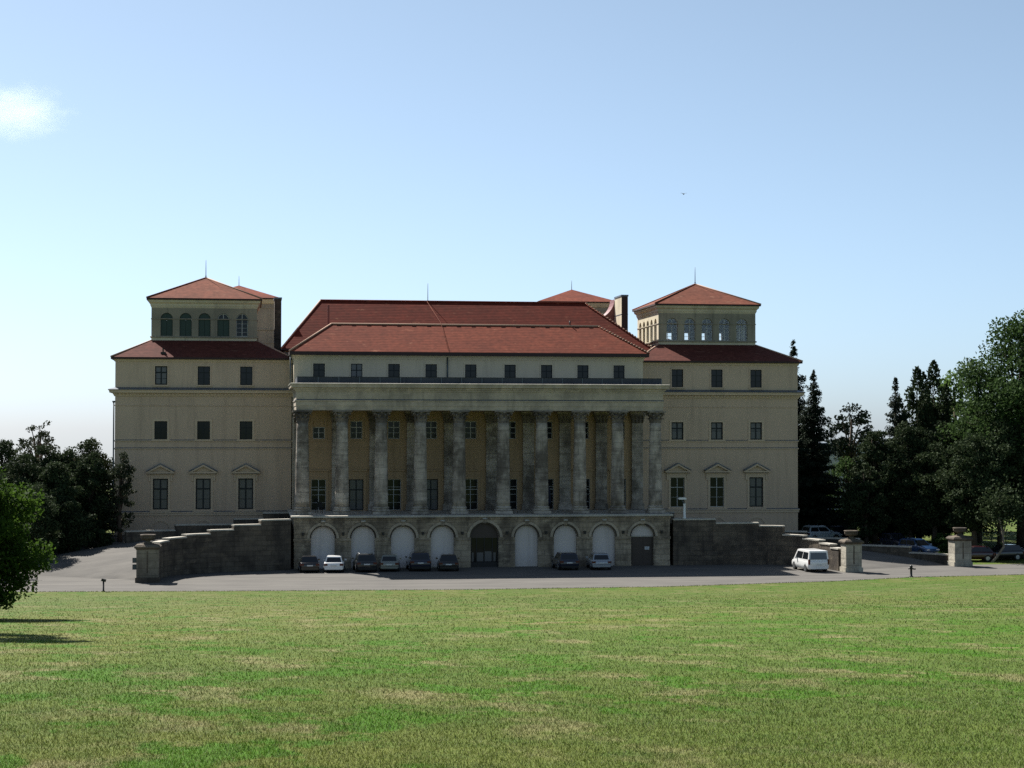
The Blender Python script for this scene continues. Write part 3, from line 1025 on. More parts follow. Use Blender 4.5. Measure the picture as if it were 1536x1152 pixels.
# curved red sheet-metal flank rising against the right chimney, and its twin
for sx in (1, -1):
    pr = [(sx * 17.66, 24.0), (sx * 16.4, 24.0), (sx * 16.4, 25.0)]
    for k in range(1, 9):
        a_ = math.pi / 2 * k / 8
        pr.append((sx * (16.4 + 1.26 * math.sin(a_) ** 1.6), 25.0 + 1.9 * (1 - math.cos(a_))))
    if sx > 0:
        mb = MB()
        mb.prism(pr, 11.72, 14.2, 'y', M['copper'])
        mb.build('curved_roof', palace)

# ---- portico
FL = 4.83
def column_parts():
    s = MB()
    prof = []
    for k in range(15):
        t = k / 14
        r = 0.64 - 0.11 * t ** 1.7
        prof.append((r, 5.55 + (13.38 - 5.55) * t - FL))
    s.lathe(prof, 0, 0, M['stone'], 24)
    b = MB()
    b.box(-0.80, 0.80, -0.80, 0.80, 0, 0.26, M['stone'])
    b.lathe([(0.78, 0.26), (0.84, 0.31), (0.84, 0.38), (0.78, 0.43), (0.70, 0.47), (0.69, 0.52), (0.75, 0.56), (0.76, 0.62), (0.71, 0.67), (0.66, 0.72)], 0, 0, M['stone'], 24)
    c = MB()
    z0 = 13.38 - FL
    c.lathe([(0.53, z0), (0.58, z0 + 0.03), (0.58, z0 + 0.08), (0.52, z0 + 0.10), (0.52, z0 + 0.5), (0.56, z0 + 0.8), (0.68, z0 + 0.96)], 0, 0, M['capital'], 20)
    for tier, (zb, zt, ro, n, off) in enumerate(((0.10, 0.46, 0.20, 8, 0.0), (0.12, 0.78, 0.27, 8, 0.5))):
        for k in range(n):
            a = 2 * math.pi * (k + off) / n
            ca, sa = math.cos(a), math.sin(a)
            rows = [(0.53, zb, 0.17), (0.56, zb + (zt - zb) * 0.55, 0.19), (0.60 + ro * 0.5, zt, 0.16), (0.60 + ro, zt - 0.05, 0.10), (0.58 + ro, zt - 0.15, 0.03)]
            v = []
            for r, z, hw in rows:
                for sgn in (-1, 0, 1):
                    rr = r + (0.035 if sgn == 0 else 0)
                    v.append((rr * ca - sgn * hw * sa, rr * sa + sgn * hw * ca, z0 + z))
            f = []
            for i in range(len(rows) - 1):
                for j in range(2):
                    f.append((i * 3 + j, i * 3 + j + 1, i * 3 + j + 4, i * 3 + j + 3))
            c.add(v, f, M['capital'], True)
    for k in range(4):      # corner volutes
        a = math.pi / 4 + k * math.pi / 2
        ca, sa = math.cos(a), math.sin(a)
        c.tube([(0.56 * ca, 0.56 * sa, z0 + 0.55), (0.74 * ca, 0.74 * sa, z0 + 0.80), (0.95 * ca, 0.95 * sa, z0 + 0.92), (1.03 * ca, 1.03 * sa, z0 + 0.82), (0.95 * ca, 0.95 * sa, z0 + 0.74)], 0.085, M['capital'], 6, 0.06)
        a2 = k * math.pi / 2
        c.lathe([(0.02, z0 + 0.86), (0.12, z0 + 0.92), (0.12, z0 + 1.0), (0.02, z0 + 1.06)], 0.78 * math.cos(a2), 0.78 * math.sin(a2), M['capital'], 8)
    e, q = 0.86, 0.66      # concave-sided abacus
    pl = []
    for k in range(4):
        a = math.pi / 4 + k * math.pi / 2
        c0 = Vector((math.cos(a), math.sin(a))) * e * 1.36
        tq = Vector((-math.sin(a), math.cos(a))) * 0.12
        pl += [tuple(c0 - tq), tuple(c0 + tq)]
        a2 = a + math.pi / 4
        pl.append((0.74 * math.cos(a2), 0.74 * math.sin(a2)))
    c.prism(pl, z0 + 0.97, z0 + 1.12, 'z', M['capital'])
    return s, b, c
s_, b_, c_ = column_parts()
colm = None
for x in COLX:
    if colm is None:
        colm = s_.build('column', palace, (x, -12.73, FL))
        b_.build('base', colm)
        c_.build('capital', colm)
    else:
        dup(colm, palace, (x, -12.73, FL))
pil = None
for x in COLX:
    if pil is None:
        mb = MB()
        mb.box(-0.56, 0.56, -0.28, 0, 0.6, 8.55, M['stone'])
        mb.box(-0.66, 0.66, -0.36, 0, 0, 0.6, M['stone'])
        pil = mb.build('pilaster', palace, (x, -4.44, FL))
        mb = MB()
        mb.hip(-0.56, 0.56, -0.28, 0, 8.56, -0.78, 0.78, -0.5, 0, 9.5, M['capital'], 0.01)
        for k in range(4):
            for j in range(2):
                xx = -0.48 + 0.32 * k
                mb.tube([(xx, -0.28 - 0.05 * j, 8.6 + 0.4 * j), (xx * 1.1, -0.40 - 0.08 * j, 8.85 + 0.4 * j), (xx * 1.15, -0.52 - 0.06 * j, 8.86 + 0.4 * j)], 0.11, M['capital'], 5, 0.05)
        mb.box(-0.82, 0.82, -0.54, 0, 9.5, 9.66, M['stone'])
        mb.build('capital', pil)
    else:
        dup(pil, palace, (x, -4.44, FL))
# entablature
mb = MB()
mb.box(-17.3, 17.3, -13.4, -4.45, 14.50, 16.30, M['entab'])
mb.build('entablature', palace)
mb = MB()
R_ = (-17.3, 17.3, -13.4, -4.45)
molding(mb, *R_, [(0, 14.88), (0.04, 14.90), (0.04, 15.30), (0.10, 15.32), (0.12, 15.42)], M['entab'], 'FLR')
molding(mb, *R_, [(0.12, 15.42), (0.0, 15.52)], M['lead'], 'FLR')
molding(mb, *R_, [(0, 16.20), (0.08, 16.22), (0.10, 16.36), (0.20, 16.40), (0.22, 16.52), (0.46, 16.60), (0.48, 16.76), (0.56, 16.92)], M['entab'], 'FLR')
molding(mb, *R_, [(0.562, 16.92), (0.57, 16.97), (0.50, 17.0), (0, 17.01)], M['coping'], 'FLR')
k = -17.3
while k < 17.2:
    mb.box(k, k + 0.18, -13.62, -13.48, 16.38, 16.50, M['entab'])
    k += 0.36
k = -13.3
while k < -4.6:
    for xx in (-17.3, 17.3):
        a, b = sorted((xx + math.copysign(0.08, xx), xx + math.copysign(0.22, xx)))
        mb.box(a, b, k, k + 0.18, 16.38, 16.50, M['entab'])
    k += 0.36
mb.build('cornice', palace)
mb = MB()
mb.box(-17.2, 17.2, -13.24, -13.20, 17.02, 17.56, M['rail'])
for xx in (-17.2, 17.16):
    mb.box(xx, xx + 0.04, -13.196, -4.5, 17.02, 17.56, M['rail'])
mb.box(-17.22, 17.22, -13.27, -13.17, 17.562, 17.60, M['iron'])
k = -17.2
while k < 17.3:
    mb.box(k - 0.03, k + 0.03, -13.29, -13.241, 17.012, 17.56, M['lead'])
    k += 1.91
mb.build('parapet', palace)
mb = MB()
mb.quad((-17.3, -13.39, 16.985), (17.3, -13.39, 16.985), (17.3, -4.46, 16.985), (-17.3, -4.46, 16.985), M['lead'])
mb.build('balcony_floor', palace)
# ochre wall behind the columns
mb = MB()
LW = (4.84, 7.86, 1.42)
MW = (11.82, 13.53, 1.16)
hol = []
for x in GAP:
    for za, zb, w_ in (LW, MW):
        hol.append((x + 17.28 - w_ / 2, x + 17.28 + w_ / 2, za, zb))
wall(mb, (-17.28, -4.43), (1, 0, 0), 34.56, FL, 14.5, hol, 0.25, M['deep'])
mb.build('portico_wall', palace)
mb = MB()
sc = None
for i, x in enumerate(GAP):
    if i == 4:
        continue
    if sc is None:
        mb = MB()
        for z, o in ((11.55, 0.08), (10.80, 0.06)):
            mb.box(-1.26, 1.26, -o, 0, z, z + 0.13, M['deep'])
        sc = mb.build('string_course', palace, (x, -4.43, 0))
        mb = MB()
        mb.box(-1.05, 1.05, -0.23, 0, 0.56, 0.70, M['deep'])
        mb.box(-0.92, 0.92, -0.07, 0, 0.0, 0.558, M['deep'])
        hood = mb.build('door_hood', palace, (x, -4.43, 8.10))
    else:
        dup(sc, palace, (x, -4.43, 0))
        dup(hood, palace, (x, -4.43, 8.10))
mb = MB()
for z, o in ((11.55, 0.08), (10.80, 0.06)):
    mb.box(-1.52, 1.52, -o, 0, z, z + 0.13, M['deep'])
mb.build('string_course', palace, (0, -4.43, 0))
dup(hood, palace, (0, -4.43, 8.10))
P_pm = {'mb': window(1.16, 1.71, rows=3, cols=2, transom=1.1, fmat=M['framew'], bar=0.06)}
P_pl = {'mb': window(1.42, 3.02, rows=4, transom=2.0, bar=0.05, mun=0.03, fmat=M['framew'])}
P_pc = {'mb': window(1.42, 3.02, rows=3, transom=2.0, bar=0.09, gmat=M['curtain'])}
for i, x in enumerate(GAP):
    window_obj(palace, P_pm, (x, -4.27, MW[0]))
    window_obj(palace, P_pc if i in (1, 3) else P_pl, (x, -4.27, LW[0]))
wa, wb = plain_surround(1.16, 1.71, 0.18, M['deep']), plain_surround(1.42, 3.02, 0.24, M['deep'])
oa = ob = None
for x in GAP:
    if oa is None:
        oa = wa.build('window_surround', palace, (x, -4.43, MW[0]))
        ob = wb.build('window_surround', palace, (x, -4.43, LW[0]))
    else:
        dup(oa, palace, (x, -4.43, MW[0]))
        dup(ob, palace, (x, -4.43, LW[0]))
# half-drawn blind in the first upper window
mb = MB()
mb.box(-0.56, 0.56, -0.09, -0.06, 1.12, 1.70, M['deep'])
mb.build('blind', palace, (GAP[0], -4.27, MW[0]))

# ---- arcaded base
mb = MB()
hol = []
for i, x in enumerate(GAP):
    r = 1.30 if i == 4 else 1.08
    hol.append((x + 17.5 - r, x + 17.5 + r, -0.2, 4.06 if i == 4 else 3.84, True))
wall(mb, (-17.5, -15.36), (1, 0, 0), 35.0, -0.3, 4.56, [h[:2] + (-0.3,) + h[3:] for h in hol], 0.48, M['base'])
wall(mb, (17.5, -15.36), (0, 1, 0), 15.3, -0.3, 4.56, [], 0.3, M['base'])
wall(mb, (-17.5, -0.06), (0, -1, 0), 15.3, -0.3, 4.56, [], 0.3, M['base'])
mb.quad((-17.5, -15.3, 4.80), (17.5, -15.3, 4.80), (17.5, -0.06, 4.80), (-17.5, -0.06, 4.80), M['coping'])
mb.build('arcade', palace)
mb = MB()
molding(mb, -17.5, 17.5, -15.36, -0.08, [(0, 4.40), (0.06, 4.42), (0.08, 4.56), (0.26, 4.62), (0.27, 4.66)], M['base'], 'FLR')
molding(mb, -17.5, 17.5, -15.36, -0.08, [(0.275, 4.66), (0.28, 4.80), (0.24, 4.83), (-0.5, 4.832)], M['coping'], 'FLR')
mb.build('terrace_edge', palace)
mb = MB()
px = [-17.5] + [x + s * r for x, r in zip(GAP, [1.30 if i == 4 else 1.08 for i in range(9)]) for s in (-1, 1)] + [17.5]
for i in range(0, len(px), 2):
    mb = MB()
    mb.box(px[i] - (0 if i else 0.07), px[i + 1] + (0 if i + 2 < len(px) else 0.07), -15.45, -15.36, 2.52, 2.76, M['base'])
    mb.build('impost_band', palace)
    mb = MB()
    mb.box(px[i] + 0.003, px[i + 1] - 0.003, -15.42, -15.36, 0, 0.45, M['base'])
    mb.build('pier_plinth', palace)
ring_o = None
for i, x in enumerate(GAP):
    if i == 4:
        mb = MB()
        ring(mb, 0, 2.76, 1.42, 1.66, -0.16, 0, M['archstone'])
        ring(mb, 0, 2.76, 1.305, 1.42, -0.04, 0, M['ramp'])  # dark groove ring: recess shade and dirt put into the colour
        mb.build('archivolt', palace, (x, -15.36, 0))
        continue
    if ring_o is None:
        mb = MB()
        ring(mb, 0, 2.76, 1.22, 1.45, -0.16, 0, M['archstone'])
        ring(mb, 0, 2.76, 1.085, 1.22, -0.04, 0, M['ramp'])  # same groove, shade and grime painted around the smaller arches
        ring_o = mb.build('archivolt', palace, (x, -15.36, 0))
    else:
        dup(ring_o, palace, (x, -15.36, 0))
ks = None
for i, x in enumerate(GAP):
    if ks is None:
        mb = MB()
        mb.prism([(-0.15, 0), (0.15, 0), (0.24, 0.5), (-0.24, 0.5)], -0.18, 0, 'y', M['base'])
        mb.tube([(-0.2, -0.22, 0.42), (0.2, -0.22, 0.42)], 0.08, M['coping'], 8)
        ks = mb.build('keystone', palace, (x, -15.36, 3.90))
    else:
        dup(ks, palace, (x, -15.36, 3.90 if i != 4 else 4.08))
pn = None
for i, x in enumerate(GAP):
    if i in (4, 8):
        continue
    if pn is None:
        mb = MB()
        mb.prism([(-1.08, 0), (1.08, 0)] + [(a, 2.76 + b) for a, b in reversed(arc_pts(1.08))], -0.02, 0.1, 'y', M['panel'])
        pn = mb.build('arch_panel', palace, (x, -14.98, 0))
    else:
        dup(pn, palace, (x, -14.98, 0))
wl = None
for x in COLX:
    if wl is None:
        mb = MB()
        mb.box(-0.10, 0.10, -0.16, 0, 0, 0.24, M['iron'])
        mb.box(-0.14, 0.14, -0.24, 0.0, 0.242, 0.28, M['iron'])
        wl = mb.build('wall_lamp', palace, (x, -15.36, 3.02))
    else:
        dup(wl, palace, (x, -15.36, 3.02))
# glazed middle entrance
x = GAP[4]
f = MB()
for a in (-1.26, -0.76, -0.03, 0.72, 1.2):
    f.box(a, a + 0.08, -0.06, 0.02, 0.45, 2.70, M['iron'])
f.box(-1.30, 1.30, -0.08, 0.02, 0, 0.45, M['iron'])
f.box(-1.30, 1.30, -0.08, 0.02, 2.70, 2.86, M['door'])
f.prism([(a, 2.86 + b * 0.95) for a, b in arc_pts(1.29)], -0.03, 0.02, 'y', M['door'])
o = f.build('entrance_door', palace, (x, -14.98, 0))
f = MB()
f.box(-1.25, 1.25, 0.025, 0.035, 0.45, 2.7, M['glass'])
f.build('pane', o)
for a, b, c, d in ((-0.70, -0.08, 0.52, 1.35), (0.06, 0.70, 0.52, 1.45), (-1.15, -0.98, 0.52, 1.35), (0.85, 1.08, 0.52, 1.35)):
    f = MB()
    f.box(a, b, -0.02, -0.008, c, d, M['curtain'])
    f.build('poster', o)
# brown double door at the right end, whitewashed lunette above
x = GAP[8]
f = MB()
f.box(-1.08, 1.08, -0.06, 0.06, 0, 2.70, M['door'])
for a in (-1.0, 0.06):
    for zb, zt in ((0.15, 0.95), (1.1, 1.8), (1.95, 2.6)):
        f.box(a + 0.08, a + 0.86, -0.09, -0.06, zb, zt, M['door'])
f.box(-1.08, 1.08, -0.14, 0.06, 2.702, 2.80, M['coping'])
o = f.build('door', palace, (x, -14.98, 0))
f = MB()
f.prism([(a, 2.80 + b * 0.96) for a, b in arc_pts(1.075)], -0.02, 0.1, 'y', M['panel'])
f.build('lunette', o)
f = MB()
f.box(0.28, 0.72, -0.11, -0.095, 1.50, 1.78, M['paper'])
f.box(0.35, 0.65, -0.114, -0.11, 1.60, 1.63, M['lead'])
f.box(0.35, 0.58, -0.114, -0.11, 1.67, 1.70, M['lead'])
f.build('notice', o)

# ------------------------------------------------------------------ ramps, walls, gate pillars
def densify(pts, k=4):
    out = []
    n = len(pts)
    for i in range(n - 1):
        p0, p1, p2, p3 = [Vector(pts[max(0, min(n - 1, j))]) for j in (i - 1, i, i + 1, i + 2)]
        for s in range(k):
            t = s / k
            out.append(0.5 * ((2 * p1) + (-p0 + p2) * t + (2 * p0 - 5 * p1 + 4 * p2 - p3) * t * t + (-p0 + 3 * p1 - 3 * p2 + p3) * t ** 3))
    out.append(Vector(pts[-1]))
    return out

def step_wall(name, pts, tops, th, label, z0=-0.4, cop=0.13):
    """curved wall along pts; tops = one level per segment; stepped coping"""
    n = len(pts) - 1
    k = 4
    P = densify([(a, b, 0) for a, b in pts], k)
    nm = []
    for i, p in enumerate(P):
        d = (P[min(i + 1, len(P) - 1)] - P[max(i - 1, 0)]).normalized()
        nm.append(Vector((-d.y, d.x, 0)))
    root = None
    mb, mc = MB(), MB()
    for i in range(n):
        seg = range(i * k, (i + 1) * k + 1)
        top = tops[i]
        for m_, lo_, hi_, off in ((mb, z0, top - cop, 0.0), (mc, top - cop + 0.002, top, 0.06)):
            a = [P[j] - nm[j] * (th / 2 + off) for j in seg]
            b = [P[j] + nm[j] * (th / 2 + off) for j in seg]
            vs, fs = [], []
            for p, q in zip(a, b):
                vs += [(p.x, p.y, lo_), (q.x, q.y, lo_), (q.x, q.y, hi_), (p.x, p.y, hi_)]
            for j in range(k):
                o = j * 4
                for e in range(4):
                    fs.append((o + e, o + (e + 1) % 4, o + 4 + (e + 1) % 4, o + 4 + e))
            fs.append((0, 1, 2, 3))
            fs.append((k * 4 + 3, k * 4 + 2, k * 4 + 1, k * 4))
            m_.add(vs, fs, M['ramp'] if m_ is mb else M['coping'])
    root = mb.build(name)
    tag(root, label, 'wall', 'stepped walls along the carriage ramps')
    mc.build('coping', root)
    return root

L_IN = [(-17.9, -15.75), (-20.6, -16.75), (-23.0, -17.6), (-25.1, -18.5), (-27.2, -20.0), (-28.7, -22.2), (-29.4, -24.8), (-29.7, -27.0)]
R_IN = [(17.9, -14.75), (22.0, -14.75), (26.2, -14.85), (28.4, -15.7), (29.9, -17.6), (30.8, -20.0), (31.2, -22.1), (31.4, -23.8)]
L_OUT = [(-17.5, -5.2), (-20.2, -5.6), (-23.0, -6.0), (-28.5, -6.6), (-33.0, -8.2), (-37.5, -10.8), (-41.5, -14.0), (-44.0, -17.5)]
R_OUT = [(-x, y) for x, y in L_OUT]
step_wall('ramp_wall', L_IN, [4.60, 4.20, 3.80, 3.50, 3.30, 3.12, 2.95], 0.62, 'dark stone ramp wall left of the arcade, stepping down to the lone gate pillar')
step_wall('ramp_wall', R_IN, [4.36, 3.98, 3.70, 2.90, 2.62, 2.35, 2.05], 0.62, 'stone ramp wall right of the arcade, curving down behind the white van')
step_wall('ramp_wall', L_OUT[:5], [4.75, 4.2, 3.7, 3.2], 0.55, 'low stepped ramp parapet at the foot of the left palace wing')
step_wall('ramp_wall', R_OUT, [4.6, 4.0, 3.4, 2.75, 2.15, 1.55, 1.0], 0.55, 'low stepped ramp parapet running between the two right gate pillars')
def ramp_floor(name, inner, outer, hs):
    A, B = densify([(a, b, 0) for a, b in inner], 4), densify([(a, b, 0) for a, b in outer], 4)
    n = len(A)
    mb = MB()
    v = []
    for i in range(n):
        t = i / (n - 1)
        z = float(np.interp(t, [0, 1], [3.95, 0.0])) if hs is None else float(np.interp(t, np.linspace(0, 1, len(hs)), hs))
        for q in range(5):
            p = A[i].lerp(B[i], q / 4)
            v.append((p.x, p.y, z))
    f = []
    for i in range(n - 1):
        for q in range(4):
            a = i * 5 + q
            f.append((a, a + 1, a + 6, a + 5))
    mb.add(v, f, M['gravel'], True)
    tag(mb.build(name), kind='structure')
HS = [3.95, 3.6, 3.1, 2.6, 2.05, 1.45, 0.75, -0.06]
ramp_floor('ramp', L_IN, L_OUT, HS)
ramp_floor('ramp', R_IN, R_OUT, [3.9, 3.4, 2.8, 2.2, 1.6, 1.05, 0.5, -0.06])

def gate_pillar(loc, wd, h, label, boxes=False):
    st_ = M['pillardark'] if boxes else M['pillar']
    root = empty('gate_pillar', loc)
    tag(root, label, 'pillar', 'stone gate pillars with vases')
    w2 = wd / 2
    mb = MB()
    mb.box(-w2, w2, -w2, w2, 0.42, h, st_)
    mb.box(-0.055, 0.055, -w2 - 0.012, -w2, h * 0.3, h - 0.12, M['ramp'])
    mb.build('shaft', root)
    mb = MB()
    mb.box(-w2 - 0.09, w2 + 0.09, -w2 - 0.09, w2 + 0.09, -0.4, 0.42, M['ramp'] if boxes else st_)
    mb.build('plinth', root)
    mb = MB()
    molding(mb, -w2, w2, -w2, w2, [(0, h), (0.05, h + 0.02), (0.07, h + 0.10), (0.17, h + 0.14), (0.18, h + 0.25), (0.0, h + 0.40), (-w2 + 0.45, h + 0.46)], M['ramp'])
    mb.box(-0.45, 0.45, -0.45, 0.45, h + 0.4, h + 0.50, M['ramp'])
    mb.build('cap', root)
    mb = MB()
    z = h + 0.50
    mb.lathe([(0.34, z), (0.34, z + 0.06), (0.20, z + 0.12), (0.18, z + 0.18), (0.36, z + 0.26), (0.50, z + 0.36), (0.55, z + 0.48), (0.52, z + 0.56), (0.60, z + 0.60), (0.66, z + 0.66), (0.64, z + 0.72), (0.45, z + 0.70), (0.40, z + 0.62)], 0, 0, M['ramp'], 20)
    for k in range(16):
        a = 2 * math.pi * k / 16
        mb.tube([(0.40 * math.cos(a), 0.40 * math.sin(a), z + 0.28), (0.56 * math.cos(a), 0.56 * math.sin(a), z + 0.44), (0.55 * math.cos(a), 0.55 * math.sin(a), z + 0.56)], 0.05, M['ramp'], 5)
    mb.build('vase', root)
    if boxes:
        for zb in (1.06, 1.62):
            mb = MB()
            mb.box(-w2 - 0.34, -w2, -0.5, -0.15, zb, zb + 0.42, M['iron'])
            mb.box(-w2 - 0.30, -w2 - 0.04, -0.515, -0.5, zb + 0.05, zb + 0.37, M['pipe'])
            mb.build('junction_box', root)
    return root
gate_pillar((-29.9, -28.0, 0.0), 1.80, 2.72, 'stone gate pillar on the left with two black boxes on its side', True)
gate_pillar((31.95, -24.85, 0.0), 1.46, 2.48, 'pale stone gate pillar with a vase, right behind the white van')
gate_pillar((44.45, -19.1, 0.0), 1.62, 2.36, 'pale stone gate pillar with a vase, standing before the dark parked cars')

# ------------------------------------------------------------------ small outdoor things
def floodlight():
    root = empty('lamp_post', (18.95, -14.75, 4.36))
    tag(root, 'white lamp post with a flat head on the ramp wall beside the portico', 'lamp post')
    mb = MB()
    mb.lathe([(0.17, 0), (0.17, 0.1), (0.12, 0.14), (0.11, 1.35), (0.13, 1.42)], 0.1, 0, M['white'], 12)
    mb.build('post', root)
    mb = MB()
    mb.tube([(0.1, 0, 1.42), (-0.1, 0, 1.62), (-0.12, 0, 1.80)], 0.05, M['pipe'], 8)
    mb.build('bracket', root)
    mb = MB()
    mb.prism([(-0.46, 1.80), (0.22, 1.80), (0.26, 1.88), (0.16, 1.98), (-0.40, 1.98), (-0.5, 1.88)], -0.22, 0.22, 'y', M['white'])
    mb.build('lamp_head', root)
floodlight()

root = empty('bollard', (35.3, -30.9, gz(35.3, -30.9)))
tag(root, 'short black iron post with a cross arm at the lawn edge on the right', 'bollard')
mb = MB()
mb.lathe([(0.16, -0.1), (0.16, 0.06), (0.10, 0.10), (0.095, 0.78), (0.13, 0.80), (0.13, 0.92), (0.07, 1.0)], 0, 0, M['iron'], 14)
mb.build('post', root)
mb = MB()
mb.tube([(-0.26, 0.0, 0.70), (0.0, 0, 0.72), (0.30, -0.05, 0.66)], 0.065, M['iron'], 8)
mb.lathe([(0.09, 0.62), (0.10, 0.66), (0.09, 0.72)], 0.30, -0.05, M['iron'], 10)
mb.build('cross_arm', root)
root = empty('path_light', (-32.85, -36.95, gz(-32.85, -36.95)))
tag(root, 'short black path light with a small tilted head at the lawn edge on the left', 'path light')
mb = MB()
mb.lathe([(0.13, -0.1), (0.13, 0.04), (0.07, 0.08), (0.065, 0.78)], 0, 0, M['iron'], 12)
mb.build('post', root)
mb = MB()
mb.prism([(-0.20, 0.84), (0.16, 0.74), (0.22, 0.94), (-0.12, 1.02)], -0.13, 0.13, 'y', M['iron'])
mb.build('lamp_head', root)

root = empty('parasol', (7.15, -8.2, 4.80))
tag(root, 'closed dark blue parasol standing between the right-hand portico columns', 'parasol')
mb = MB()
mb.tube([(0, 0, 0.08), (0, 0, 2.45)], 0.03, M['iron'], 8)
mb.box(-0.28, 0.28, -0.28, 0.28, 0, 0.09, M['iron'])
mb.build('pole', root)
mb = MB()
n = 16
pr = [(0.17, 0.75), (0.22, 0.95), (0.20, 1.3), (0.17, 1.8), (0.10, 2.2), (0.03, 2.42)]
v, f = [], []
for r, z in pr:
    for k in range(n):
        rr = r * (1.15 if k % 2 else 0.75)
        a = 2 * math.pi * k / n
        v.append((rr * math.cos(a), rr * math.sin(a), z))
for i in range(len(pr) - 1):
    for k in range(n):
        f.append((i * n + k, i * n + (k + 1) % n, (i + 1) * n + (k + 1) % n, (i + 1) * n + k))
M['navy'] = plain('navy_canvas', (0.015, 0.02, 0.045), 0.85)
mb.add(v, f, M['navy'])
mb.build('canopy', root)
root = empty('chair', (-15.0, -9.0, 4.80), R(200))
tag(root, 'black garden chair in the first bay at the left of the portico', 'chair')
mb = MB()
mb.box(-0.25, 0.25, -0.25, 0.25, 0.43, 0.47, M['iron'])
mb.build('seat', root)
mb = MB()
mb.box(-0.25, 0.25, 0.21, 0.25, 0.55, 1.05, M['iron'])
for s in (-1, 1):
    mb.box(s * 0.22 - 0.02, s * 0.22 + 0.02, 0.215, 0.245, 0.47, 0.55, M['iron'])
mb.build('backrest', root)
for sx in (-1, 1):
    for sy in (-1, 1):
        mb = MB()
        mb.tube([(sx * 0.22, sy * 0.22, 0.43), (sx * 0.25, sy * 0.26, 0)], 0.022, M['iron'], 6)
        mb.build('leg', root)

# ------------------------------------------------------------------ cars
def panel(mb, a, b, c, d, ins, off, mat):
    a, b, c, d = map(Vector, (a, b, c, d))
    n = (b - a).cross(d - a).normalized()
    def q(u, v):
        return (a * (1 - u) + b * u) * (1 - v) + (d * (1 - u) + c * u) * v
    i, j = ins
    pts = [q(i, j), q(1 - i, j), q(1 - i, 1 - j), q(i, 1 - j)]
    o1 = [p + n * off for p in pts]
    o0 = [p - n * 0.01 for p in pts]
    mb.add(o1 + o0, [(0, 1, 2, 3), (7, 6, 5, 4)] + [(k, 4 + k, 4 + (k + 1) % 4, (k + 1) % 4) for k in range(4)], mat)

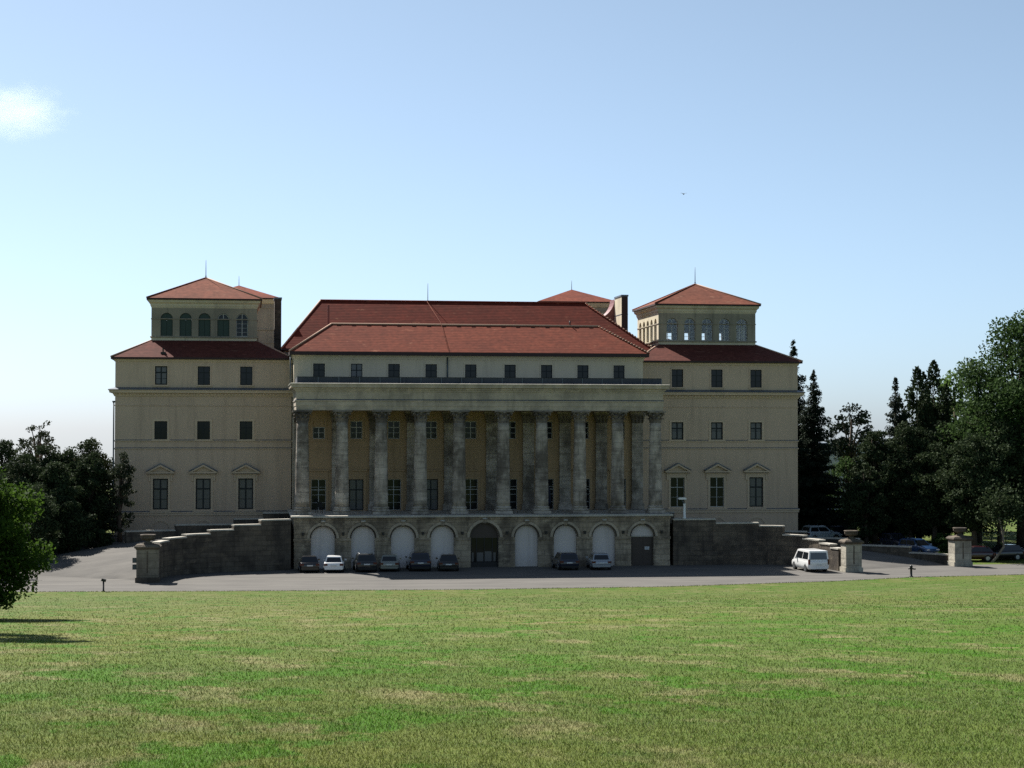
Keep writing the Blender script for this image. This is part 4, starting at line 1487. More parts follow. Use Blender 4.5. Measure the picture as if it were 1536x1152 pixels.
def car(loc, rz, kind, L, W, H, paint, label, group, rails=None):
    root = empty('car' if kind != 'van' else 'van', loc, rz)
    tag(root, label, 'car' if kind != 'van' else 'van', group)
    hs = H / 1.47
    if kind == 'van':
        st = [(0, .42, .95, .93), (.008, .30, 1.04, .985), (.05, .24, 1.06, 1), (.5, .22, 1.07, 1), (.74, .22, 1.05, 1), (.84, .24, 1.0, .99), (.95, .27, .86, .95), (.99, .33, .70, .88), (1, .40, .62, .80)]
        hs = 1.0
        gh = (.012, .84, .03, .66, 1.05, 1.02, .97, .86)
    elif kind == 'suv':
        st = [(0, .45, .80, .84), (.015, .32, .98, .95), (.08, .26, 1.02, 1), (.35, .25, 1.03, 1), (.64, .25, 1.01, 1), (.74, .26, .98, .99), (.92, .28, .84, .96), (.985, .34, .72, .88), (1, .42, .62, .78)]
        hs = H / 1.62
        gh = (.03, .71, .09, .52, 1.0, .97, .92, .76)
    elif kind == 'estate':
        st = [(0, .42, .72, .84), (.015, .30, .88, .95), (.08, .24, .93, 1), (.35, .22, .94, 1), (.64, .22, .92, 1), (.72, .22, .88, .99), (.92, .25, .74, .96), (.985, .30, .62, .88), (1, .38, .54, .78)]
        gh = (.03, .69, .11, .48, .91, .88, .91, .72)
    else:
        st = [(0, .42, .74, .82), (.02, .30, .90, .94), (.10, .23, .95, 1), (.35, .21, .96, 1), (.64, .21, .93, 1), (.72, .22, .88, .99), (.92, .25, .74, .95), (.985, .30, .62, .86), (1, .38, .54, .76)]
        gh = (.04, .70, .15, .48, .92, .89, .91, .71)
    w = W / 2
    y = lambda f: -L / 2 + f * L
    mb = MB()
    rings = []
    for f, zb, zt, k in st:
        zb, zt, ww = zb * hs, zt * hs, w * k
        half = [(0.86 * ww, zb), (0.98 * ww, zb + 0.10), (ww, zb + (zt - zb) * 0.45), (0.985 * ww, zt - 0.16), (0.95 * ww, zt - 0.03), (0.86 * ww, zt)]
        rings.append([(a, y(f), z) for a, z in half] + [(-a, y(f), z) for a, z in reversed(half)])
    n = len(rings[0])
    v = [p for r in rings for p in r]
    fs = []
    for i in range(len(rings) - 1):
        for k in range(n):
            fs.append((i * n + k, i * n + (k + 1) % n, (i + 1) * n + (k + 1) % n, (i + 1) * n + k))
    fs.append(tuple(range(n)))
    fs.append(tuple(range((len(rings) - 1) * n, len(rings) * n))[::-1])
    mb.add(v, fs, paint, True)
    b = mb.build('body', root)
    # cabin
    f0, f1, t0, t1, zb0, zb1, kb, kt = gh
    zb0, zb1 = (zb0 - 0.06) * hs, (zb1 - 0.06) * hs
    zr = H
    zm = H - 0.05
    base = [(-w * kb, y(f0), zb0), (w * kb, y(f0), zb0), (w * kb, y(f1), zb1), (-w * kb, y(f1), zb1)]
    top = [(-w * kt, y(t0), zm), (w * kt, y(t0), zm), (w * kt, y(t1), zm), (-w * kt, y(t1), zm)]
    cap = [(-w * kt * .8, y(t0 + .05), zr), (w * kt * .8, y(t0 + .05), zr), (w * kt * .8, y(t1 - .05), zr), (-w * kt * .8, y(t1 - .05), zr)]
    mb = MB()
    vs = base + top + cap
    fs = []
    for k in range(4):
        k2 = (k + 1) % 4
        fs.append((k, k2, 4 + k2, 4 + k))
        fs.append((4 + k, 4 + k2, 8 + k2, 8 + k))
    fs.append((8, 9, 10, 11))
    mb.add(vs, fs, paint)
    mb.build('cabin', root)
    mb = MB()
    panel(mb, base[0], base[1], top[1], top[0], (.07, .16), .006, M['carglass'])
    mb.build('rear_window', root)
    mb = MB()
    panel(mb, base[2], base[3], top[3], top[2], (.05, .10), .006, M['carglass'])
    mb.build('windscreen', root)
    for a, c in ((1, 2), (3, 0)):
        for u0, u1 in ((.06, .44), (.47, .93)):
            B0, B1 = Vector(base[a]), Vector(base[c])
            T0, T1 = Vector(top[a]), Vector(top[c])
            if a == 3:
                u0, u1 = 1 - u1, 1 - u0
            mb = MB()
            panel(mb, B0.lerp(B1, u0), B0.lerp(B1, u1), T0.lerp(T1, u1), T0.lerp(T1, u0), (0, .16), .006, M['carglass'])
            mb.build('side_window', root)
    rr = 0.34 if kind in ('suv', 'van') else 0.31
    for f in (.185, .80):
        for s in (-1, 1):
            mb = MB()
            a0, a1 = sorted((s * (w - 0.24), s * (w + 0.005)))
            cyl = [(rr * math.cos(2 * math.pi * k / 20), rr * math.sin(2 * math.pi * k / 20)) for k in range(20)]
            mb.prism([(y(f) + p, rr + q) for p, q in cyl], a0, a1, 'x', M['black'])
            wh = mb.build('wheel', root)
            mb = MB()
            mb.prism([(y(f) + p * .64, rr + q * .64) for p, q in cyl], s * (w + 0.005), s * (w + 0.02), 'x', M['rim'])
            mb.build('rim', wh)
            mb = MB()
            ring_ = [(1.16 * p, 1.16 * q) for p, q in cyl]
            mb.prism([(y(f) + p, rr + q) for p, q in ring_ if q > -0.2], s * (w - 0.2), s * (w - 0.004), 'x', M['black'])
            mb.build('wheel_arch', root)
    belt = st[1][2] * hs
    for s in (-1, 1):
        mb = MB()
        a0, a1 = sorted((s * w * .97, s * w * .60))
        if kind == 'van':
            a0, a1 = sorted((s * w * .985, s * w * .84))
            mb.box(a0, a1, y(0) - 0.012, y(0.03), belt - 0.35, belt + 0.12, M['redlamp'])
        else:
            mb.box(a0, a1, y(0) - 0.004, y(0.05), belt - 0.26, belt - 0.08, M['redlamp'])
        mb.build('taillight', root)
        mb = MB()
        a0, a1 = sorted((s * w * .86, s * w * .48))
        mb.box(a0, a1, y(.97), y(1) - 0.0, st[-1][2] * hs - 0.04, st[-1][2] * hs + 0.08, M['clearlamp'])
        mb.build('headlight', root)
        mb = MB()
        a0, a1 = sorted((s * (w - 0.02), s * (w + 0.17)))
        mb.prism([(y(.64), zb1 + 0.10), (y(.64) + 0.13, zb1 + 0.12), (y(.64) + 0.12, zb1 + 0.24), (y(.64), zb1 + 0.25)], a0, a1, 'x', paint)
        mb.build('wing_mirror', root)
    mb = MB()
    mb.box(-0.26, 0.26, y(0) - 0.03, y(0) - 0.008, belt - 0.30 if kind != 'van' else .62, belt - 0.19 if kind != 'van' else .73, M['plate'])
    mb.build('number_plate', root)
    mb = MB()
    mb.box(-w * .88, w * .88, y(0) - 0.035, y(.03), .30 * hs, .46 * hs, M['black'] if kind in ('suv',) else paint)
    mb.box(-w * .80, w * .80, y(0) - 0.02, y(.03), .22 * hs, .30 * hs - .002, M['black'])
    mb.build('bumper', root)
    if rails:
        for s in (-1, 1):
            mb = MB()
            mb.tube([(s * w * kt * .9, y(t0 + .03), H - .03), (s * w * kt * .88, y(t0 + .06), H + .04), (s * w * kt * .88, y(t1 - .05), H + .04), (s * w * kt * .9, y(t1 - .02), H - .03)], 0.025, rails, 6)
            mb.build('roof_rail', root)
    return root

pb = car_paint('black_paint', (0.008, 0.008, 0.010))
pw = car_paint('white_car_paint', (0.72, 0.72, 0.71), 0.3)
pg = car_paint('dark_grey_paint', (0.018, 0.019, 0.021))
ps = car_paint('silver_green_paint', (0.20, 0.21, 0.19), 0.3, 0.3)
pn_ = car_paint('navy_paint', (0.010, 0.013, 0.030))
pl_ = car_paint('silver_paint', (0.30, 0.32, 0.35), 0.3, 0.3)
pbl = car_paint('blue_paint', (0.02, 0.05, 0.12))
pcb = car_paint('pale_blue_paint', (0.40, 0.46, 0.50), 0.3)
prd = car_paint('dark_red_paint', (0.030, 0.006, 0.008))
G = 'cars parked in front of the arcade'
def pk(x, yr, L):
    return (x, yr + L / 2, 0.0)
car(pk(-16.25, -20.2, 4.1), R(1), 'hatch', 4.1, 1.74, 1.46, pb, 'black hatchback parked before the leftmost arch panel', G)
car(pk(-13.95, -20.4, 4.2), R(-5), 'hatch', 4.2, 1.78, 1.46, pw, 'white hatchback parked among the dark cars on the left', G)
car(pk(-11.25, -20.3, 4.4), R(2), 'suv', 4.4, 1.84, 1.60, pg, 'dark off-roader with pale roof rails beside the white hatchback', G, M['rim'])
car(pk(-8.95, -19.9, 4.1), R(-6), 'estate', 4.1, 1.74, 1.50, ps, 'grey-green estate car between two dark off-roaders', G)
car(pk(-6.35, -19.9, 4.6), R(0), 'suv', 4.6, 1.92, 1.68, pn_, 'tall dark blue off-roader, second car left of the glazed entrance', G)
car(pk(-3.7, -20.2, 4.5), R(-4), 'estate', 4.5, 1.82, 1.48, pb, 'low black estate car parked closest to the glazed entrance', G)
car(pk(7.05, -20.2, 4.4), R(2), 'suv', 4.4, 1.84, 1.56, pn_, 'dark navy car parked right of the glazed entrance beside the silver one', G)
car(pk(10.15, -20.4, 4.5), R(-3), 'estate', 4.5, 1.82, 1.50, pl_, 'silver estate car parked in front of the right-hand arches', G)
car((28.75, -22.7, 0.0), R(2), 'van', 4.97, 1.95, 1.95, pw, 'white passenger van parked by the right gate pillar', None)
G2 = 'cars parked under the trees on the right'
car((44.0, -9.5, gz(44, -9.5) + 0.0), R(200), 'suv', 4.4, 1.82, 1.60, pbl, 'blue car parked behind the low ramp parapet, nose forward', G2)
car((43.4, -4.8, gz(43.4, -4.8)), R(190), 'hatch', 4.2, 1.78, 1.50, pn_, 'dark purple-blue car just behind the blue one', G2)
car((47.9, -13.6, gz(47.9, -13.6)), R(80), 'hatch', 4.2, 1.78, 1.46, prd, 'dark red car half hidden behind the far right gate pillar', G2)
car((51.0, -13.0, gz(51.0, -13.0)), R(100), 'estate', 4.4, 1.80, 1.48, pb, 'black estate car beside the leaning tree trunk', G2)
car((55.2, -11.8, gz(55.2, -11.8)), R(92), 'suv', 4.7, 1.86, 1.78, pg, 'dark off-roader at the right edge under the trees', G2)
G3 = 'cars standing beyond the right palace wing'
car((39.0, 6.0, gz(39.0, 6.0)), R(-75), 'suv', 4.3, 1.84, 1.66, pcb, 'pale blue car standing just right of the palace wing', G3)
car((42.2, 9.0, gz(42.2, 9.0)), R(-85), 'hatch', 4.2, 1.76, 1.46, pn_, 'dark blue car standing next to the pale blue one', G3)

# ------------------------------------------------------------------ far buildings, fence
root = empty('grey_house', (72, 100, gz(72, 100)))
tag(root, 'grey house with a flat dark roof behind the spruces on the right', 'house')
mb = MB()
wall(mb, (-10, -5), (1, 0, 0), 22, 0, 10.2, [(k, k + 1.3, z, z + 1.6) for k in (2, 5.5, 9, 12.5, 16, 19) for z in (1.2, 4.4, 7.6)], 0.25, M['farwall'])
mb.box(-9.99, 11.99, -4.7, 6, 0, 10.18, M['farwall'])
mb.build('wall', root)
mb = MB()
mb.box(-10.5, 12.5, -5.6, 6.5, 10.2, 10.6, M['lead'])
mb.build('roof', root)
wo = None
for k in (2, 5.5, 9, 12.5, 16, 19):
    for z in (1.2, 4.4, 7.6):
        if wo is None:
            f_, g_ = window(1.3, 1.6, rows=2)
            wo = f_.build('window', root, (-10 + k + 0.65, -4.86, z))
            g_.build('pane', wo)
        else:
            dup(wo, root, (-10 + k + 0.65, -4.86, z))
root = empty('kiosk', (41.6, 26, gz(41.6, 26)))
tag(root, 'small red hut with white posts seen under the spruce branches', 'hut')
mb = MB()
mb.box(-1.1, 1.1, -0.8, 0.8, 0, 2.5, M['brickred'])
mb.build('wall', root)
mb = MB()
mb.prism([(-1.4, 2.5), (1.4, 2.5), (1.2, 2.7), (-1.2, 2.7)], -1.1, 1.1, 'y', M['white'])
mb.build('roof', root)
for s in (-1, 1):
    mb = MB()
    mb.box(s * 1.2 - 0.09, s * 1.2 + 0.09, -1.0, -0.82, 0, 2.49, M['white'])
    mb.build('post', root)
root = empty('fence', (50, 2, 0))
tag(root, 'thin dark metal railing at the far right in front of the sunny meadow', 'fence')
fz = [gz(50 + k * 1.6, 2) for k in range(12)]
mb = MB()
for k in range(11):
    for z in (0.25, 0.65, 1.05):
        mb.tube([(k * 1.6, 0, fz[k] + z), (k * 1.6 + 1.6, 0, fz[k + 1] + z)], 0.025, M['iron'], 5)
mb.build('rail', root)
for k in range(12):
    mb = MB()
    mb.box(k * 1.6 - 0.03, k * 1.6 + 0.03, -0.03, 0.03, fz[k] - 0.1, fz[k] + 1.12, M['iron'])
    mb.build('post', root)

# ------------------------------------------------------------------ trees
def leaves_mesh(name, P, S, mat, g, parent, up=0.0, aspect=0.6, dirs=None):
    """one mesh of folded leaf-clump quads at points P with sizes S"""
    n = len(P)
    if dirs is None:
        d = g.standard_normal((n, 3))
        d[:, 2] += up
    else:
        d = dirs + 0.25 * g.standard_normal((n, 3))
    d /= np.linalg.norm(d, axis=1)[:, None]
    q = g.standard_normal((n, 3))
    a = np.cross(d, q)
    a /= np.linalg.norm(a, axis=1)[:, None]
    b = np.cross(d, a)
    S = S[:, None]
    V = np.empty((n, 4, 3))
    V[:, 0] = P - d * S * 0.5
    V[:, 1] = P + a * S * aspect * 0.5 + b * S * 0.10
    V[:, 2] = P + d * S * 0.5
    V[:, 3] = P - a * S * aspect * 0.5 + b * S * 0.10
    me = bpy.data.meshes.new(name)
    me.vertices.add(n * 4)
    me.vertices.foreach_set('co', V.astype(np.float32).ravel())
    me.loops.add(n * 4)
    me.loops.foreach_set('vertex_index', np.arange(n * 4, dtype=np.int32))
    me.polygons.add(n)
    me.polygons.foreach_set('loop_start', np.arange(0, n * 4, 4, dtype=np.int32))
    me.polygons.foreach_set('loop_total', np.full(n, 4, np.int32))
    at = me.attributes.new('tint', 'FLOAT', 'FACE')
    at.data.foreach_set('value', g.random(n).astype(np.float32))
    me.update(calc_edges=True)
    me.materials.append(mat)
    o = bpy.data.objects.new(name, me)
    COL.objects.link(o)
    o.parent = parent
    return o

GT = 'trees around the palace'
def broadleaf(name, x, y, h, r, label, mat='mid', seed=0, n=5200, leaf=0.30, base=0.22, ncl=70, group=GT, squash=1.0, gap=0.0, bark='bark', cat='tree'):
    g = np.random.default_rng(seed)
    z0 = gz(x, y)
    root = empty(name, (x, y, z0))
    tag(root, label, cat, group)
    zc0, zc1 = h * base, h
    cz, rz = (zc0 + zc1) / 2, (zc1 - zc0) / 2
    cl = []
    while len(cl) < ncl:
        p = g.uniform(-1, 1, 3)
        q = np.linalg.norm(p)
        if q > 1 or q < 0.25 + 0.3 * g.random():
            continue
        wdt = 1.0 - 0.35 * max(0, p[2]) ** 2
        k = 0.78 + 0.30 * g.random()
        cl.append((p[0] * r * wdt * k, p[1] * r * wdt * k, cz + p[2] * rz * 0.93, (0.16 + 0.16 * g.random()) * min(r, rz * 1.2)))
    cl = np.array(cl)
    mb = MB()
    tr = max(0.10, 0.028 * h)
    pts = [(0, 0, -0.2), (0.05 * g.standard_normal(), 0.05, h * 0.2), (0.12 * g.standard_normal(), 0.1 * g.standard_normal(), h * 0.5), (0.2 * g.standard_normal(), 0.1, h * 0.85)]
    mb.tube(pts, tr, M[bark], 8, tr * 0.25)
    for k in g.choice(len(cl), min(22, len(cl)), replace=False):
        c = cl[k]
        zs_ = h * min(0.7, max(0.12, c[2] / h * 0.6))
        s = Vector((0, 0, zs_))
        e = Vector(c[:3])
        mid = s.lerp(e, 0.5) + Vector((0, 0, 0.06 * h))
        mb.tube([s, mid, e], tr * 0.38, M[bark], 5, tr * 0.08)
    mb.build('trunk', root)
    wts = cl[:, 3] ** 2
    idx = g.choice(len(cl), n, p=wts / wts.sum())
    o = g.standard_normal((n, 3))
    o /= np.linalg.norm(o, axis=1)[:, None]
    rad = g.random(n) ** 0.45
    P = cl[idx, :3] + o * (rad * cl[idx, 3])[:, None] * np.array([1.15, 1.15, 0.75 * squash])
    P[:, 2] = np.maximum(P[:, 2], 0.05)
    S = leaf * (0.6 + 0.8 * g.random(n))
    leaves_mesh('crown', P, S, LEAF[mat], g, root, up=0.2)
    return root

def spruce(name, x, y, h, r, label, seed=0, mat='needle', dense=1.0, base=0.06, group=GT, droop=0.32):
    g = np.random.default_rng(seed)
    root = empty(name, (x, y, gz(x, y)))
    tag(root, label, 'tree', group)
    mb = MB()
    mb.tube([(0, 0, -0.2), (0, 0, h * 0.5), (0, 0, h * 0.98)], 0.022 * h, M['bark'], 8, 0.02)
    Ps, Ss, Ds = [], [], []
    nbr = int(h * 15 * dense)
    for k in range(nbr):
        t = base + (0.99 - base) * g.random() ** 1.25
        z = t * h
        bulge = 1 + 0.16 * math.sin(z * 1.7 + seed) + 0.10 * math.sin(z * 3.9 + 2 * seed)
        R0 = r * (1 - t) ** 0.9 * bulge + 0.06
        a = g.random() * 6.283
        Lb = R0 * (0.55 + 0.55 * g.random())
        dv = np.array([math.cos(a), math.sin(a), 0])
        m_ = max(3, int(Lb / 0.15))
        s = (np.arange(m_) + 0.5) / m_
        dr_ = droop * (0.6 + 0.8 * g.random()) * (0.4 + 0.6 * (1 - t))
        c = dv[None, :] * (s * Lb)[:, None]
        c[:, 2] = z + (0.10 + 0.25 * t) * Lb * s - dr_ * Lb * s ** 2 + 0.10 * Lb * s ** 4
        if k % 9 == 0 and R0 > 0.8:
            mb.tube([(0, 0, z), tuple(c[m_ // 2]), tuple(c[-1])], 0.035, M['bark'], 4, 0.012)
        for side in (-1, 0, 1):
            pv = np.array([-math.sin(a), math.cos(a), 0]) * side
            wd_ = (0.12 + 0.26 * (1 - s))[:, None] * min(1.0, Lb / 1.5)
            for rp in range(2):
                Ps.append(c + pv * wd_ * (0.5 + 0.9 * g.random((m_, 1))) + g.standard_normal((m_, 3)) * 0.06 - np.array([0, 0, 0.30]) * g.random((m_, 1)) * min(1.0, Lb))
                Ss.append((0.30 + 0.24 * g.random(m_)) * (0.5 + 0.5 * (1 - t)))
                Ds.append(np.tile(dv * 0.6 + pv * 0.6 + np.array([0, 0, -0.6]), (m_, 1)))
    mb.build('trunk', root)
    leaves_mesh('crown', np.concatenate(Ps), np.concatenate(Ss), LEAF[mat], g, root, aspect=0.42, dirs=np.concatenate(Ds))
    return root

def columnar(name, x, y, h, r, label, seed=0, mat='yew', n=6500, leaf=0.34, tips=9, group=GT, base=0.03, taper=1.5):
    """dense yew / thuja: several upright flames of foliage sprays"""
    g = np.random.default_rng(seed)
    root = empty(name, (x, y, gz(x, y)))
    tag(root, label, 'tree', group)
    mb = MB()
    Ps, Ss, Ds = [], [], []
    for k in range(tips):
        if k == 0:
            ox = oy = 0.0
            hh, rr = h, r * 0.62
        else:
            a = 6.283 * k / (tips - 1) + 0.4 * g.standard_normal()
            q = r * (0.35 + 0.35 * g.random())
            ox, oy = q * math.cos(a), q * math.sin(a)
            hh, rr = h * (0.62 + 0.33 * g.random()), r * (0.34 + 0.2 * g.random())
        mb.tube([(ox * 0.2, oy * 0.2, -0.2), (ox * 0.7, oy * 0.7, hh * 0.4), (ox, oy, hh * 0.93)], 0.10, M['bark'], 6, 0.02)
        m_ = int(n / tips * (1.6 if k == 0 else 0.93))
        t = g.random(m_) ** 0.85
        z = hh * (base + (1 - base) * t)
        prof = np.minimum(1.0, (t + 0.10) * 4.0) * (1 - t ** taper) ** 0.8 + 0.03
        lump = 1 + 0.25 * np.sin(z * 2.1 + k) + 0.2 * g.standard_normal(m_)
        rad = rr * prof * lump * (0.45 + 0.55 * g.random(m_) ** 0.5)
        a = g.random(m_) * 6.283
        Ps.append(np.stack([ox * (0.5 + 0.5 * z / hh) + rad * np.cos(a), oy * (0.5 + 0.5 * z / hh) + rad * np.sin(a), z], 1))
        Ds.append(np.stack([np.cos(a) * 0.6, np.sin(a) * 0.6, np.full(m_, 0.7)], 1))
        Ss.append(leaf * (0.6 + 0.8 * g.random(m_)))
    mb.build('trunk', root)
    D = np.concatenate(Ds)
    leaves_mesh('crown', np.concatenate(Ps), np.concatenate(Ss), LEAF[mat], g, root, aspect=0.5, dirs=D + 0.35 * g.standard_normal(D.shape))
    return root

def cambase(u_lat, d):
    p = CAM + Fh * d + Rt0 * u_lat
    return p.x, p.y
# near the camera on the left
bx, by = cambase(-20.75, 72)
broadleaf('shrub', bx, by, 6.1, 2.5, 'large bright-leaved shrub at the left edge of the lawn', 'bush', 11, 27000, 0.16, 0.0, 150, None, cat='shrub')
bx, by = cambase(-18.6, 55)
broadleaf('tree', bx, by, 12.5, 2.7, 'leafy tree just off the left edge whose shadow falls on the lawn', 'bush', 12, 11000, 0.28, 0.12, 100, None)
# wood on the left
broadleaf('tree', -45.5, -20.5, 8.5, 3.4, 'broad dark tree beside the left drive, behind the bright shrub', 'dark', 21, 11900, 0.24, 0.05, 90)
broadleaf('tree', -40.9, -12.5, 7.2, 2.7, 'low round dark tree at the front of the left wood', 'dark', 22, 11900, 0.22, 0.0, 90)
broadleaf('tree', -33.7, -5.2, 9.0, 1.5, 'narrow loose-leaved tree standing in front of the left palace wing', 'olive', 23, 3300, 0.25, 0.03, 75)
broadleaf('yew', -36.4, -4.2, 8.9, 2.1, 'dense dark yew next to the narrow loose-leaved tree', 'yew', 24, 13600, 0.24, 0.0, 110)
broadleaf('yew', -37.2, 4.5, 9.9, 2.5, 'tallest dark yew rising right against the left wing corner', 'yew', 25, 13600, 0.24, 0.0, 110)
broadleaf('tree', -39.3, -6.5, 8.3, 2.4, 'dark leafy tree in the middle of the left wood', 'dark', 26, 13600, 0.24, 0.0, 110)
broadleaf('yew', -40.3, 3.0, 8.5, 2.9, 'wide dark yew behind the middle of the left wood', 'yew', 27, 13600, 0.26, 0.0, 110)
broadleaf('yew', -43.0, -3.0, 8.2, 2.6, 'dark yew under the thin pale-topped tree', 'yew', 28, 13600, 0.24, 0.0, 110)
broadleaf('tree', -43.4, 13.0, 12.0, 2.3, 'thin airy tree poking above the left wood', 'olive', 29, 1900, 0.28, 0.35, 40)
broadleaf('tree', -46.0, 5.0, 9.6, 2.8, 'dark rounded tree left of the thin airy one', 'dark', 30, 13600, 0.24, 0.0, 110)
broadleaf('tree', -49.0, -4.0, 9.0, 3.2, 'dark tree at the far left edge of the wood', 'dark', 31, 13600, 0.26, 0.0, 110)
broadleaf('tree', -44.4, -10.5, 7.2, 2.8, 'dark bushy tree behind the large bright shrub', 'dark', 32, 13600, 0.24, 0.0, 110)
broadleaf('yew', -38.0, -9.2, 5.6, 2.2, 'low dark yew closing the front of the left wood', 'yew', 33, 11900, 0.22, 0.0, 100)
broadleaf('yew', -41.8, 1.0, 9.0, 2.8, 'dark yew in the second row of the left wood', 'yew', 34, 13600, 0.26, 0.0, 110)
broadleaf('tree', -38.6, 1.5, 8.8, 2.6, 'dark tree filling the second row nearest the palace', 'dark', 35, 13600, 0.26, 0.0, 110)
broadleaf('tree', -47.0, -12.0, 7.6, 3.0, 'wide dark tree above the bright shrub at the left edge', 'dark', 36, 13600, 0.24, 0.0, 110)
# right of the palace
spruce('spruce', 40.2, 20.0, 22.3, 4.9, 'tallest spruce close behind the right palace wing', 41, 'needle', 1.7)
spruce('spruce', 40.4, 13.0, 18.6, 4.6, 'second spruce, a little in front of the tallest one', 42, 'needle', 1.7)
broadleaf('pine', 53.0, 38.0, 15.6, 3.4, 'airy pine with open branches standing against the sky', 'needle', 43, 2300, 0.42, 0.42, 46)
broadleaf('tree', 48.0, 24.0, 8.6, 3.4, 'small tree with bright leaves under the pine', 'mid', 44, 5440, 0.27, 0.2, 45)
broadleaf('yew', 43.4, 1.5, 12.6, 2.4, 'slim dark yew left of the conifer clump', 'yew', 45, 15300, 0.27, 0.02, 110)
broadleaf('yew', 41.6, -1.0, 8.6, 2.2, 'low dark yew at the left end of the conifer clump', 'yew', 46, 12750, 0.26, 0.02, 90)
spruce('spruce', 46.8, 4.5, 17.6, 3.6, 'spiky spruce on the left of the conifer clump', 47, 'needle', 1.5, 0.05)
columnar('thuja', 49.4, 5.0, 18.6, 3.2, 'tall dark thuja in the conifer clump', 48, 'yew', 15000, 0.38, 9, taper=3.2)
columnar('thuja', 52.2, 7.5, 19.4, 3.1, 'tallest thuja at the right of the conifer clump', 49, 'yew', 15000, 0.38, 9, taper=2.8)
broadleaf('yew', 46.4, -0.5, 13.4, 3.0, 'shorter broad yew in front of the conifer clump', 'yew', 50, 20400, 0.27, 0.02, 130)
broadleaf('tree', 57.6, 14.0, 19.0, 4.6, 'light green maple between the thujas and the big tree', 'light', 51, 11000, 0.42, 0.10, 120)
broadleaf('tree', 57.3, -4.0, 24.6, 6.6, 'huge dark broadleaf tree at the right edge', 'mid', 52, 44200, 0.34, 0.10, 190)
broadleaf('tree', 50.2, -8.6, 12.0, 3.6, 'mid-sized dark tree over the dark parked cars', 'dark', 53, 22100, 0.27, 0.14, 140)
broadleaf('tree', 48.0, -3.6, 10.8, 2.9, 'dark tree behind the blue car', 'dark', 54, 17000, 0.27, 0.14, 110)
broadleaf('tree', 53.6, -7.0, 13.5, 3.6, 'dark tree between the mid-sized one and the huge one', 'dark', 55, 22100, 0.27, 0.14, 140)
broadleaf('tree', 54.6, 1.0, 14.5, 3.8, 'dark tree in front of the light green maple', 'dark', 57, 22100, 0.29, 0.08, 140)
broadleaf('tree', 62.5, 22.0, 13.0, 4.5, 'dark tree behind the light green maple', 'dark', 56, 13600, 0.36, 0.1, 90)
broadleaf('yew', 44.6, 7.0, 9.5, 2.6, 'dark round yew filling the gap below the airy pine', 'yew', 58, 15300, 0.27, 0.0, 110)
broadleaf('yew', 50.6, 1.0, 13.0, 3.3, 'broad dark yew at the foot of the tallest thuja', 'yew', 59, 20400, 0.29, 0.02, 130)
broadleaf('tree', 61.5, -10.0, 15.0, 4.2, 'dark tree cut by the right edge of the view', 'dark', 61, 18700, 0.32, 0.08, 130)
# leaning trunk by the drive
g = np.random.default_rng(60)
root = empty('leaning_tree', (50.0, -15.2, gz(50.0, -15.2)))
tag(root, 'young tree with a pale bent trunk leaning over the dark cars', 'tree')
mb = MB()
mb.tube([(-0.9, -0.2, -0.05), (-0.2, 0, 0.6), (0.45, 0, 1.5), (0.4, 0.1, 2.6), (0.1, 0.2, 4.2), (0.2, 0.3, 6.0)], 0.15, M['palebark'], 8, 0.05)
mb.tube([(0.4, 0.1, 2.6), (0.9, 0.3, 4.0), (1.2, 0.4, 5.2)], 0.08, M['palebark'], 6, 0.03)
mb.build('trunk', root)
P = np.concatenate([np.array([0.3, 0.3, 5.4]) + g.standard_normal((1500, 3)) * np.array([1.1, 1.0, 1.0]), np.array([1.1, 0.4, 5.0]) + g.standard_normal((700, 3)) * 0.7])
leaves_mesh('crown', P, 0.3 * (0.6 + 0.8 * g.random(len(P))), LEAF['dark'], g, root)
# shrubs at the feet of the trees
for i, (x, y, h, r, lb) in enumerate(((45.2, 8.0, 2.2, 1.7, 'low green shrub between the thuja trunks'), (47.6, -7.4, 1.8, 1.3, 'small shrub beside the far right gate pillar'), (44.8, 16.0, 3.0, 1.6, 'bright green shrub below the small tree'),
                                     (-38.6, -9.2, 2.4, 1.7, 'dark shrub at the foot of the left wood'), (-35.4, -7.4, 1.9, 1.1, 'small shrub beside the left ramp parapet'), (-35.4, -1.8, 3.2, 1.9, 'dark shrub in the gap between the wood and the left wing'))):
    broadleaf('shrub', x, y, h, r, lb, 'light' if i == 2 else ('mid' if i < 2 else 'dark'), 70 + i, 4500, 0.22, 0.0, 50, 'shrubs at the feet of the trees', cat='shrub')
# far wood closing the view beyond the park
g = np.random.default_rng(90)
pts = []
for k in range(60):
    cx_, cy_ = g.uniform(62, 260), g.uniform(150, 190)
    hh = g.uniform(5, 9)
    pts.append(np.array([cx_, cy_, hh * 0.5 - 3.0]) + g.standard_normal((260, 3)) * np.array([4.5, 3, hh * 0.24]))
P = np.concatenate(pts)
o = leaves_mesh('far_wood', P, 1.3 * (0.6 + 0.8 * g.random(len(P))), LEAF['dark'], g, None)
tag(o, 'distant dark wood closing the view beyond the park', 'wood', kind='stuff')

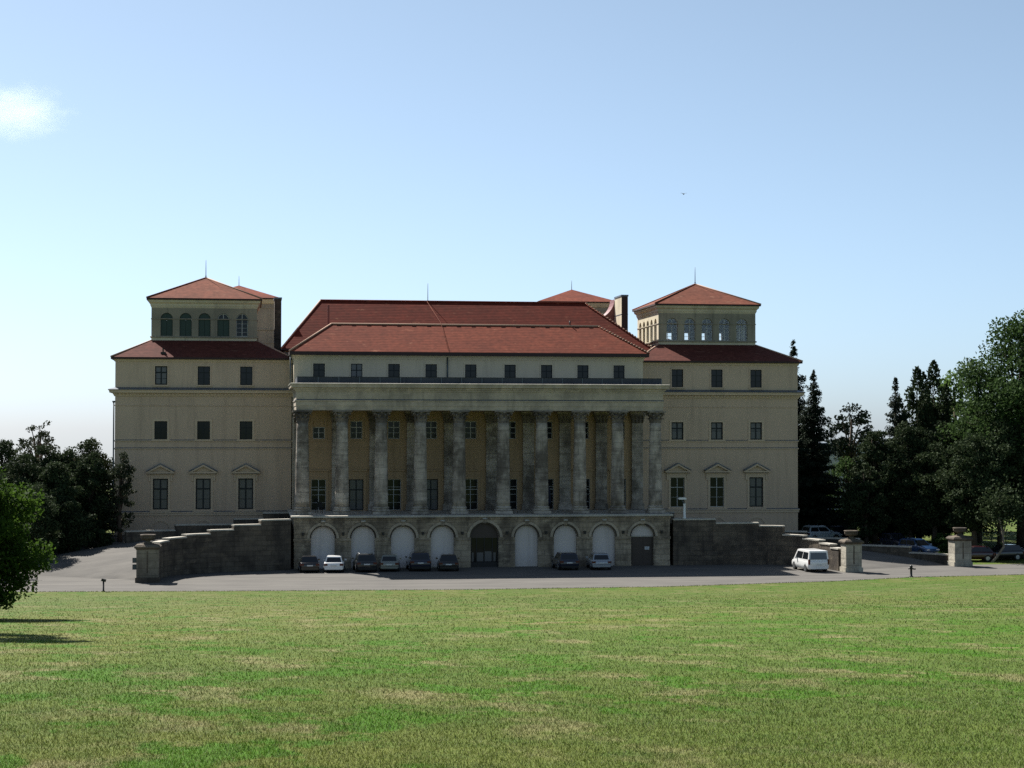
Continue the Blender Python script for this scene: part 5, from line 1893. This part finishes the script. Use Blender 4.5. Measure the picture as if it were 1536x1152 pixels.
# ------------------------------------------------------------------ bird and cloud
root_p = CAM + (Fw + Rt * ((1025.5 - 768) / FPX) - Up * ((291 - 576) / FPX)) * 260
mb = MB()
mb.lathe([(0.01, -0.17), (0.07, -0.08), (0.09, 0.02), (0.06, 0.12), (0.01, 0.2)], 0, 0, M['bird'], 8)
ob = mb.build('bird')
for v in ob.data.vertices:
    v.co = Vector((v.co.x, v.co.z, v.co.y))
for s in (-1, 1):
    mb = MB()
    mb.add([(s * 0.05, 0.08, 0.03), (s * 0.24, 0.10, 0.14), (s * 0.42, -0.02, 0.08), (s * 0.22, -0.05, 0.12), (s * 0.05, -0.08, 0.02),
            (s * 0.05, 0.08, 0.01), (s * 0.24, 0.10, 0.12), (s * 0.42, -0.02, 0.07), (s * 0.22, -0.05, 0.10), (s * 0.05, -0.08, 0.0)],
           [(0, 1, 3, 4), (1, 2, 3), (5, 9, 8, 6), (6, 8, 7), (0, 5, 6, 1), (1, 6, 7, 2), (2, 7, 8, 3), (3, 8, 9, 4)], M['bird'])
    mb.build('wing', ob)
ob.location = root_p
ob.scale = (1.2, 1.2, 1.2)
tag(ob, 'tiny dark bird flying in the clear sky', 'bird')

def cloud(u, v, dist, sx, sy, sz, dens, seed, label):
    p = CAM + (Fw + Rt * ((u - 768) / FPX) - Up * ((v - 576) / FPX)) * dist
    me = bpy.data.meshes.new('cloud')
    bm = bmesh.new()
    bmesh.ops.create_icosphere(bm, subdivisions=3, radius=1.0)
    bm.to_mesh(me)
    bm.free()
    o = bpy.data.objects.new('cloud', me)
    COL.objects.link(o)
    o.location = p
    o.scale = (sx, sy, sz)
    mt = bpy.data.materials.new('cloud_vapour')
    mt.use_nodes = True
    n_ = mt.node_tree
    n_.nodes.remove(n_.nodes['Principled BSDF'])
    vol = N(n_, 'ShaderNodeVolumePrincipled')
    vol.inputs['Color'].default_value = (1, 1, 1, 1)
    vol.inputs['Anisotropy'].default_value = 0.3
    tc = N(n_, 'ShaderNodeTexCoord')
    ln = N(n_, 'ShaderNodeVectorMath', operation='LENGTH')
    n_.links.new(tc.outputs['Object'], ln.inputs[0])
    fall = N(n_, 'ShaderNodeMapRange')
    fall.inputs[1].default_value, fall.inputs[2].default_value = 1.0, 0.15
    n_.links.new(ln.outputs['Value'], fall.inputs[0])
    mp = N(n_, 'ShaderNodeMapping')
    mp.inputs['Location'].default_value = (seed, seed * 2.1, 0)
    mp.inputs['Scale'].default_value = (1.6, 1.6, 1.5)
    n_.links.new(tc.outputs['Object'], mp.inputs[0])
    nz = N(n_, 'ShaderNodeTexNoise')
    nz.inputs['Scale'].default_value = 2.0
    nz.inputs['Detail'].default_value = 8
    nz.inputs['Roughness'].default_value = 0.68
    n_.links.new(mp.outputs[0], nz.inputs['Vector'])
    sm = N(n_, 'ShaderNodeMath', operation='ADD')
    n_.links.new(nz.outputs[0], sm.inputs[0])
    n_.links.new(mul(n_, fall.outputs[0], 0.55), sm.inputs[1])
    dr = N(n_, 'ShaderNodeMapRange')
    dr.inputs[1].default_value, dr.inputs[2].default_value = 0.62, 0.98
    n_.links.new(sm.outputs[0], dr.inputs[0])
    n_.links.new(mul(n_, dr.outputs[0], dens), vol.inputs['Density'])
    n_.links.new(vol.outputs[0], n_.nodes['Material Output'].inputs['Volume'])
    me.materials.append(mt)
    tag(o, label, 'cloud', kind='stuff')
cloud(20, 168, 2200, 84, 60, 44, 0.0048, 1.3, 'small white cloud at the left edge of the sky')

print('objects', len(bpy.data.objects))
